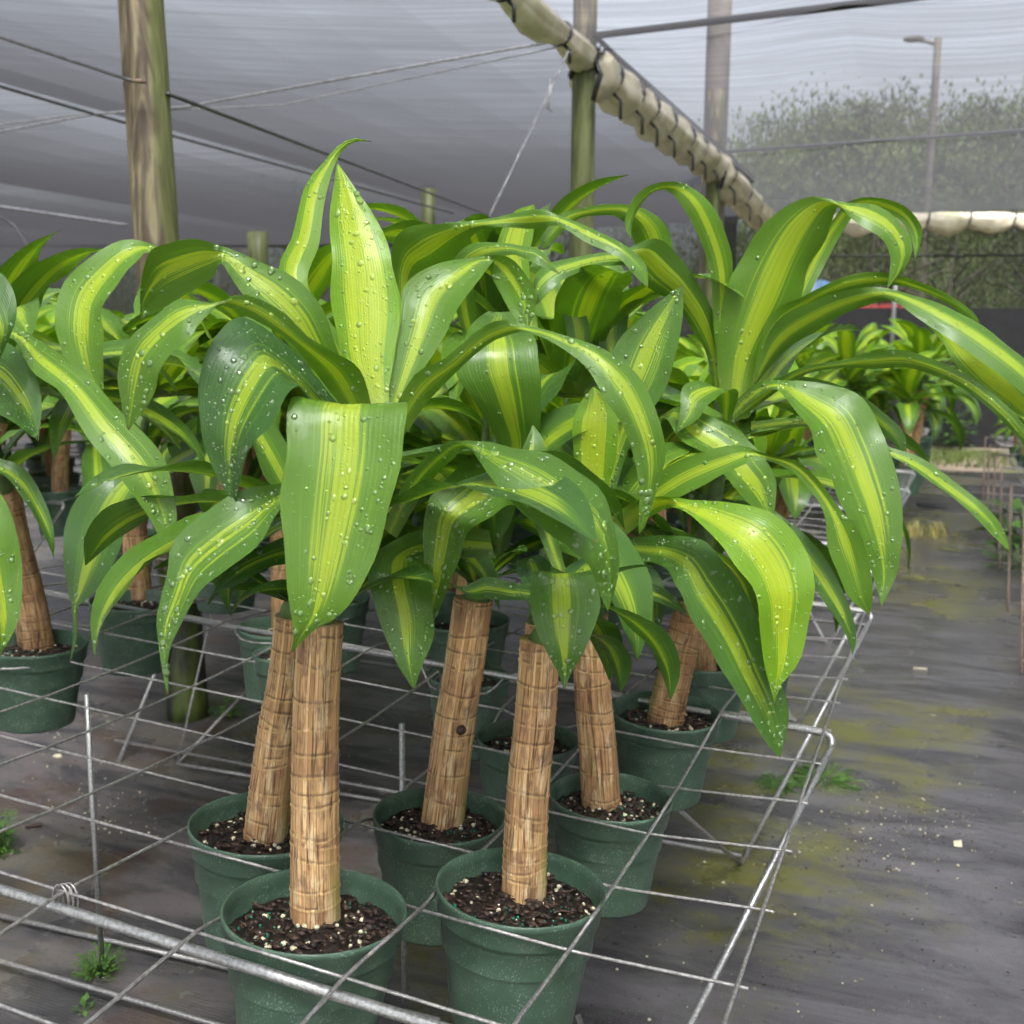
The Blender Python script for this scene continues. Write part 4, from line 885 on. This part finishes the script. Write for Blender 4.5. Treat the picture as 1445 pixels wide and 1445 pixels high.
hl(E_, oE, 54, [(1060, 560, 1045, 575, 1.46, -.6), (1090, 463, 1100, 505, 1.42), (1150, 425, 1165, 459, 1.38), (1208, 408, 1225, 432, 1.35), (1251, 406, 1260, 424, 1.33, .8), (1302, 417, 1290, 444, 1.31), (1356, 441, 1335, 472, 1.29), (1402, 468, 1375, 500, 1.28), (1452, 508, 1425, 537, 1.27), (1500, 560, 1475, 580, 1.27), (1530, 625, 1.27)], young=.35, drops=140)
hl(E_, oE, 55, [(1290, 430, 1300, 450, 1.37, -.6), (1345, 468, 1330, 482, 1.345), (1385, 495, 1348, 514, 1.325), (1428, 528, 1375, 545, 1.315), (1452, 555, 1412, 570, 1.305), (1480, 592, 1450, 592, 1.30), (1500, 620, 1.30)], young=.9, drops=20)
hl(E_, oE, 56, [(1036, 580, 1040, 595, 1.44, -.6), (1118, 524, 1125, 535, 1.38), (1187, 509, 1187, 519, 1.36), (1230, 498, 1230, 522, 1.34), (1280, 496, 1285, 521, 1.32), (1356, 525, 1345, 541, 1.30), (1410, 563, 1395, 576, 1.28), (1450, 607, 1440, 622, 1.27), (1500, 690, 1.27)], young=.35, drops=40)
hl(E_, oE, 57, [(1030, 575, 1035, 595, 1.44, .3), (1070, 540, 1072, 560, 1.39, .8), (1110, 538, 1095, 550, 1.36), (1165, 545, 1118, 580, 1.34), (1215, 565, 1142, 614, 1.32), (1243, 615, 1158, 652, 1.31), (1261, 665, 1175, 697, 1.30), (1271, 715, 1195, 732, 1.295), (1271, 765, 1215, 770, 1.295), (1264, 812, 1232, 814, 1.30), (1244, 858, 1.30)], young=.4, drops=260, label='large hanging leaf with pale droplets')
hl(E_, oE, 58, [(1040, 565, 1042, 580, 1.46, -.7), (1100, 532, 1105, 548, 1.44), (1160, 537, 1160, 556, 1.42), (1210, 556, 1203, 580, 1.40), (1250, 585, 1232, 603, 1.395), (1276, 612, 1255, 620, 1.39), (1281, 653, 1.39)], young=.2, drops=20)
hl(E_, oE, 59, [(1060, 595, 1060, 608, 1.42), (1150, 592, 1150, 604, 1.38), (1251, 630, 1250, 642, 1.34), (1300, 647, 1290, 664, 1.33), (1350, 683, 1335, 697, 1.32), (1390, 715, 1372, 727, 1.31), (1414, 744, 1395, 751, 1.31), (1427, 781, 1.31)], young=.4, drops=60)
hl(E_, oE, 60, [(1030, 590, 1030, 610, 1.46), (985, 565, 975, 590, 1.42), (958, 574, 940, 590, 1.40), (1002, 592, 965, 624, 1.38), (1040, 612, 1000, 650, 1.37), (1070, 645, 1030, 684, 1.36), (1090, 680, 1055, 710, 1.36), (1088, 738, 1.36)] if False else [(930, 590, 925, 605, 1.43), (962, 574, 940, 592, 1.40), (1004, 590, 965, 626, 1.38), (1042, 612, 1002, 652, 1.37), (1074, 645, 1032, 686, 1.36), (1094, 682, 1057, 712, 1.36), (1090, 740, 1.36)], young=.4, drops=110)
hl(E_, oE, 61, [(1040, 660, 1032, 680, 1.42), (1091, 719, 1078, 737, 1.38), (1130, 750, 1110, 777, 1.36), (1166, 793, 1138, 817, 1.35), (1189, 835, 1160, 847, 1.345), (1203, 870, 1180, 874, 1.345), (1208, 905, 1198, 906, 1.35), (1202, 928, 1.35)], young=.15, drops=90)
hl(E_, oE, 62, [(1018, 560, 1008, 570, 1.49, -.8), (1016, 500, 997, 500, 1.48), (1004, 437, 975, 464, 1.46), (978, 390, 945, 427, 1.44), (954, 359, 915, 407, 1.43), (925, 338, 890, 380, 1.42), (882, 350, 868, 374, 1.41, .8), (845, 356, 840, 376, 1.39), (805, 363, 808, 387, 1.37), (774, 370, 785, 400, 1.36), (752, 391, 765, 420, 1.355), (757, 430, 1.355)], young=.3, drops=140)
hl(E_, oE, 63, [(1040, 620, 1060, 620, 1.45), (1130, 590, 1160, 600, 1.5), (1190, 620, 1190, 650, 1.52), (1215, 690, 1205, 700, 1.52), (1216, 740, 1.52)], young=.2, drops=10)
hl(E_, oE, 64, [(1020, 590, 1030, 600, 1.45), (1000, 545, 1040, 552, 1.40), (965, 545, 1000, 572, 1.37), (960, 580, 985, 592, 1.36), (955, 610, 1.36)], young=.35, drops=60)
fill(E_, oE, cE + np.array([0, .01, -.02]), 66, 10, .3, ln=(.2, .3), el=(-.3, 1.0), azs=[1.3, .7, 2.0, 2.7, 3.3, 1.6, .2, 2.3, 3.0, 3.8], down=.05)
for (e_, o_, px, py, d_, sd_, n_) in ((B, oB, 667, 838, 1.26, 81, 8), (D_, oD, 834, 872, 1.36, 82, 6), (C_, oC, 762, 896, 1.0, 83, 3), (F, oF, 412, 868, 1.11, 84, 7), (A, oA, 470, 868, .975, 85, 5)):
    cc = at(px, py, d_)
    fill(e_, o_, cc + np.array([0, .012, .012]), sd_, n_, .02, ln=(.10, .15), wd=(.032, .048), el=(.1, .9), dr=(1.0, 1.9), azs=[0., .9, 1.7, 2.6, 3.3, 4.1, -.7, 5.0] if n_ > 4 else [1.2, 2.2, .3], drops=10)
# ---- hidden-crown plants
G_, oG, cG = hero('potted dracaena whose cane is hidden behind the banded cane, soil showing either side of it', (745, 1040), .006, .150,
                 [(752, 1050, 1.62), (756, 960, 1.61), (760, 880, 1.6)], 0, .02, (800, 560, 1.6), 17, cell=(2, 4), base_r=.022)
hl(G_, oG, 90, [(735, 470, 760, 470, 1.42), (705, 370, 747, 372, 1.42), (704, 335, 751, 337, 1.42), (725, 300, 755, 306, 1.42), (754, 288, 1.42)], young=.8, drops=30)
hl(G_, oG, 91, [(560, 470, 580, 480, 1.28, -.8), (552, 370, 590, 392, 1.25), (568, 327, 635, 368, 1.22), (625, 317, 672, 329, 1.2), (690, 308, 700, 320, 1.19, .8), (757, 295, 757, 323, 1.18, -.6), (790, 304, 788, 318, 1.17, .8), (832, 320, 828, 341, 1.16), (881, 344, 872, 362, 1.15), (912, 372, 898, 390, 1.15), (915, 407, 1.15)], young=.4, drops=130, label='long leaf with a twist halfway along it')
hl(G_, oG, 92, [(830, 372, 875, 375, 1.56, -.3), (836, 395, 885, 395, 1.54), (838, 430, 888, 430, 1.53), (842, 460, 886, 460, 1.53), (846, 490, 880, 490, 1.53), (862, 525, 1.53)], young=.15, drops=30)
hl(G_, oG, 93, [(780, 388, 800, 380, 1.5, -.3), (788, 420, 815, 415, 1.48), (797, 450, 828, 445, 1.48), (803, 482, 832, 475, 1.48), (816, 525, 1.48)], young=.3, drops=30)
hl(G_, oG, 94, [(945, 420, 962, 420, 1.7), (952, 355, 903, 355, 1.68), (937, 315, 888, 324, 1.66), (905, 293, 875, 308, 1.64), (860, 288, 858, 304, 1.62, -.6), (816, 295, 820, 308, 1.6), (785, 306, 800, 322, 1.59), (763, 338, 775, 347, 1.58), (766, 354, 1.58)], young=.45, drops=60)
fill(G_, oG, cG, 67, 15, .35, ln=(.26, .36), wd=(.07, .095), el=(.1, 1.4), azs=None, drops=50)
H1, oH, cH = hero('potted dracaena behind the knotted cane, only part of its pot and soil in view', (662, 952), -.004, .145,
                 [(665, 962, 1.85), (668, 900, 1.84), (672, 830, 1.83)], 0, .02, (690, 480, 1.75), 18, cell=(3, 5), base_r=.022)
fill(H1, oH, cH, 68, 16, .35, ln=(.26, .38), wd=(.07, .095), el=(.1, 1.3), drops=40)
# ---- left group
I_, oI, cI = hero('potted dracaena at the left edge with a dark leaning cane', (48, 906), .03, .172,
                 [(52, 915, 1.75), (38, 840, 1.74), (18, 760, 1.73), (5, 690, 1.72)], 0, .026, (-30, 560, 1.6), 19, cell=(7, 3), base_r=.028, tone=.8, sp=.02)
hl(I_, oI, 70, [(-60, 470, -50, 480, 1.25), (15, 461, 15, 477, 1.20), (65, 487, 45, 522, 1.17), (120, 529, 90, 562, 1.15), (172, 582, 120, 612, 1.13), (227, 640, 165, 670, 1.12), (246, 700, 200, 715, 1.12), (249, 745, 220, 748, 1.12), (231, 783, 1.12)], young=.45, drops=230, label='long leaf sweeping down to the right')
hl(I_, oI, 72, [(-70, 480, -60, 560, 1.2), (0, 482, -20, 562, 1.18), (40, 515, 5, 588, 1.16), (57, 562, 30, 607, 1.16), (55, 623, 1.16)], young=.1, drops=90)
hl(I_, oI, 73, [(-90, 380, -70, 420, 1.1), (-30, 380, -30, 450, 1.1), (6, 395, -20, 490, 1.1), (20, 440, -10, 507, 1.1), (-2, 513, 1.1)], young=.1, drops=40)
hl(I_, oI, 74, [(-60, 640, -90, 700, 1.05), (-10, 680, -60, 740, 1.04), (15, 730, -45, 800, 1.03), (29, 800, -35, 870, 1.03), (26, 872, -15, 905, 1.03), (-2, 930, 1.03)], young=.45, drops=110)
hl(I_, oI, 75, [(-50, 645, -50, 668, 1.2), (0, 648, 0, 670, 1.2), (35, 664, 30, 700, 1.2), (60, 704, 50, 734, 1.2), (75, 745, 65, 762, 1.2), (77, 792, 1.2)], young=.15, drops=20)
fill(I_, oI, cI, 69, 14, .35, ln=(.26, .38), wd=(.07, .095), el=(0., 1.3), azs=[.3, 1.0, 1.8, -.6, .7, 2.4, -.2, 1.4, .1, 2.8, -1.0, .5, 1.2, 0.], drops=60)
J_, oJ, cJ = hero('potted dracaena with a pale straight cane between the left-edge cane and the weathered post', (192, 846), .03, .176,
                 [(197, 846, 2.1), (192, 780, 2.09), (186, 700, 2.08)], 0, .024, (215, 560, 1.95), 20, cell=(8, 5), base_r=.026, tone=.35)
hl(J_, oJ, 76, [(290, 470, 300, 482, 1.5), (248, 372, 250, 388, 1.45), (213, 345, 212, 357, 1.43), (170, 341, 190, 372, 1.41), (125, 369, 168, 402, 1.40), (92, 402, 148, 442, 1.39), (80, 452, 148, 482, 1.38), (93, 502, 148, 522, 1.38), (120, 537, 147, 542, 1.38), (144, 558, 1.38)], young=.5, drops=160)
hl(J_, oJ, 77, [(235, 620, 240, 645, 1.6), (205, 655, 222, 675, 1.5), (160, 660, 205, 692, 1.45), (115, 699, 197, 714, 1.43), (94, 745, 176, 766, 1.42), (92, 790, 155, 807, 1.41), (96, 827, 130, 840, 1.41), (101, 857, 110, 858, 1.41), (103, 897, 109, 899, 1.41), (99, 935, 1.41)], young=.1, drops=200, label='dark hanging leaf drawn out to a thin tip')
fill(J_, oJ, cJ, 72, 18, .4, ln=(.26, .38), wd=(.07, .095), el=(0., 1.35), drops=60)
K_, oK, cK = hero('potted dracaena with a thin brown cane, seen just left of the two nearest canes', (392, 884), .02, .150,
                 [(398, 892, 2.2), (396, 820, 2.19), (393, 740, 2.18)], 0, .017, (390, 520, 2.05), 21, cell=(6, 5), base_r=.019, tone=.6)
fill(K_, oK, cK, 73, 16, .4, ln=(.26, .38), wd=(.07, .095), el=(0., 1.3), drops=30)
# small spare pot beside it
def spare_pot(px, py, h, diam, label, seed):
    c = on_bench(px, py, h); e = empty('plastic_pot', c, label, 'pot', 'spare pots'); p = pot_mesh(diam / 2, diam * .8, e, seed); p.name = 'pot_shell'; soil_mesh(diam / 2 * .99, -.015, e, seed, .3)
spare_pot(398, 920, .02, .10, 'small green pot half hidden behind the leaning cane, left', 3)

# ---- the bench under the near pots
be, borg = bench_thing('wire_bench', 0, 11, -3, 66, 'long galvanised wire mesh bench carrying the potted plants', bend=True)
# the tube at the front of the panel and its tie, rods near the ground
m = MB(); m.tube(around([node(-.2, -.05, -.012)] + [node(k, -.06, -.013) for k in range(1, 11)] + [node(11.3, -.03, -.010)], .006), .0052, 10); m.build('front_tube', GALV, be, origin=borg)
m = MB(); c = node(4, -.02, -.006)
for k in range(3):
    m.tube([c + np.array([.010 * math.cos(a) + .003 * k - .004, .003 * k, .016 * math.sin(a) - .003]) for a in np.linspace(0, 6.28, 14)], .0012, 5, cap=False)
m.build('wire_tie', WIRE, be, origin=borg)
def gp(px, py, h=.012): return on_z(px, py, GZ + h)
for (a, b, r) in (((-20, 1288), (326, 1366), .0048), ((326, 1366), (620, 1440), .0048), ((250, 1078), (372, 1098), .0045), ((470, 1118), (540, 1130), .0045)):
    m = MB(); m.tube([gp(*a), gp(*b)], r, 7); m.build('ground_rod', WIRE, be, origin=borg)
for px, py, tp in ((144, 1361, None), (571, 1428, None)):
    f_ = gp(px, py, 0); t_ = f_.copy(); t_[2] = -.01
    m = MB(); m.tube([t_, f_], .0048, 8); m.build('leg', GALV, be, origin=borg)
f_ = gp(250, 1078, 0)
m = MB(); m.tube([f_, f_ + [.10, .30, .20]], .0045, 7); m.build('brace', WIRE, be, origin=borg)
m = MB(); m.tube([f_, f_ + [-.02, .22, .42]], .003, 6); m.build('brace', WIRE, be, origin=borg)


# ---- background plants: a few builds, copied over the benches
SPOT = []
def proto(seed):
    rn = random.Random(seed); e = D.objects.new('potted_dracaena', None); put(e); e.empty_display_size = .05
    o = np.zeros(3); kids = []
    kids.append(pot_mesh(.084, .138, e, seed, 28)); kids.append(soil_mesh(.084, -.027, e, seed, .22))
    h = rn.uniform(.20, .30); lx, ly = rn.uniform(-.05, .05), rn.uniform(-.05, .05)
    kids.append(cane([(0, 0, -.03), (lx * .3, ly * .3, h * .4), (lx, ly, h)], .024, e, o, seed, n=18, rows=60, tone=rn.uniform(.2, .8)))
    cr = np.array([lx * 1.1, ly * 1.1, h + .10]); kids.append(shoot((lx, ly, h - .01), cr, .018, .009, e, o, seed))
    for k in range(17):
        az = k * 2.4 + rn.uniform(-.3, .3); t = k / 16; el = -.1 + 1.5 * t + rn.uniform(-.15, .15)
        LP, RP = arc_pts(cr + np.array([0, 0, -.08 + .08 * t]), az, el, rn.uniform(.28, .42) * (1 - .25 * t), rn.uniform(.072, .098), rn.uniform(1.3, 2.7) * (1 - .35 * t), rn.uniform(-.7, .7), seed=seed * 50 + k, curl=rn.uniform(-.3, .3))
        leaf_mesh(LP, RP, e, o, seed * 91 + k, min(1, .15 + .8 * t * rn.uniform(.6, 1.2)), rows=18, cols=7, drops=26, wave=.05)
    return e
PROT = [proto(s_) for s_ in (401, 402, 403, 404, 405)]
USED = [False] * 5
def copy_plant(i, loc, rz, sc, label, group=GRP):
    src = PROT[i]
    if USED[i]:
        e = src.copy(); COL.objects.link(e)
        for ch in list(src.children):
            c = ch.copy(); COL.objects.link(c); c.parent = e; c.matrix_parent_inverse = ch.matrix_parent_inverse.copy()
    else: e = src; USED[i] = True
    e.location = Vector(loc); e.rotation_euler = (0, 0, rz); e.scale = (sc,) * 3
    return tag(e, label, 'potted plant', group)
ORD = 'first second third fourth fifth sixth seventh eighth ninth tenth eleventh twelfth thirteenth fourteenth fifteenth sixteenth seventeenth eighteenth nineteenth twentieth'.split()
rnd = random.Random(99); cnt = 0
rowi = 0
for T in range(7, 28, 2):
    coli = 0
    for L in range(3 + ((T // 2) % 2), 12, 2):
        if T > 13 and L < 3: continue
        if L >= 7 and T < 8: continue
        if T > 20 and rnd.random() < .2: continue
        p = node(L + .5, T + .5, .03)
        copy_plant(rnd.randrange(5), p, rnd.uniform(0, 6.28), rnd.uniform(.95, 1.12), 'striped dracaena behind the near pots, %s row back, %s from the right' % (ORD[rowi], ORD[coli]))
        coli += 1; cnt += 1
    rowi += 1
for k, (L, T) in enumerate(((1.5, 7.5), (1.2, 9.5), (1.5, 12.5))):
    copy_plant(k, node(L, T, .03), 1.7 * k + .4, 1.0, ('striped dracaena directly behind the leaning ringed cane, its pot low between the canes', 'striped dracaena two places behind the leaning ringed cane near the bench edge', 'striped dracaena third behind the leaning ringed cane near the bench edge')[k])
for r_, T in enumerate(range(38, 56, 4)):
    for c_, L in enumerate((0.3, 2.5, 4.7)):
        copy_plant(rnd.randrange(5), node(L, T, .03), rnd.uniform(0, 6.28), rnd.uniform(1.2, 1.4), 'distant dracaena at the far end of the bench, %s row, %s from right' % (ORD[r_], ORD[c_]), 'dracaenas at the far end of the bench')
# second bench to the left with more plants
be2, _ = bench_thing('wire_bench', 0, 8, 0, 30, 'wire mesh bench left of the weathered post, full of leafy plants', off=(-2.35, 0, .10), legs=True)
for r_, T in enumerate(range(8, 30, 2)):
    for c_, L in enumerate((.5, 2.5, 4.5, 6.5)):
        p = node(L, T + .5, .03) + np.array([-2.35, 0, .10])
        copy_plant(rnd.randrange(5), p, rnd.uniform(0, 6.28), rnd.uniform(.95, 1.1), 'striped dracaena on the left-hand bench, %s row back, %s from the right' % (ORD[r_], ORD[c_]), 'potted dracaenas on the left-hand bench')
# right-hand bench, only its edge in view
xr = on_z(1445, 650, -.02)[0]
m0 = node(0, 0, 0); be3, _ = bench_thing('wire_bench', 0, 5, 8, 58, 'wire mesh bench running along the right edge of the photo', off=(xr + .73, 0, -.04 + .05), legs=True, lm=RUST)
for r_, T in enumerate((27, 30, 33, 37, 41, 46)):
    copy_plant(rnd.randrange(5), node(4.5, T, .04) + np.array([xr + .73 - .0, 0, .0]), rnd.uniform(0, 6), .5, 'small leafy plant on the right-hand bench, %s from the camera' % ORD[r_], 'plants on the right-hand bench')
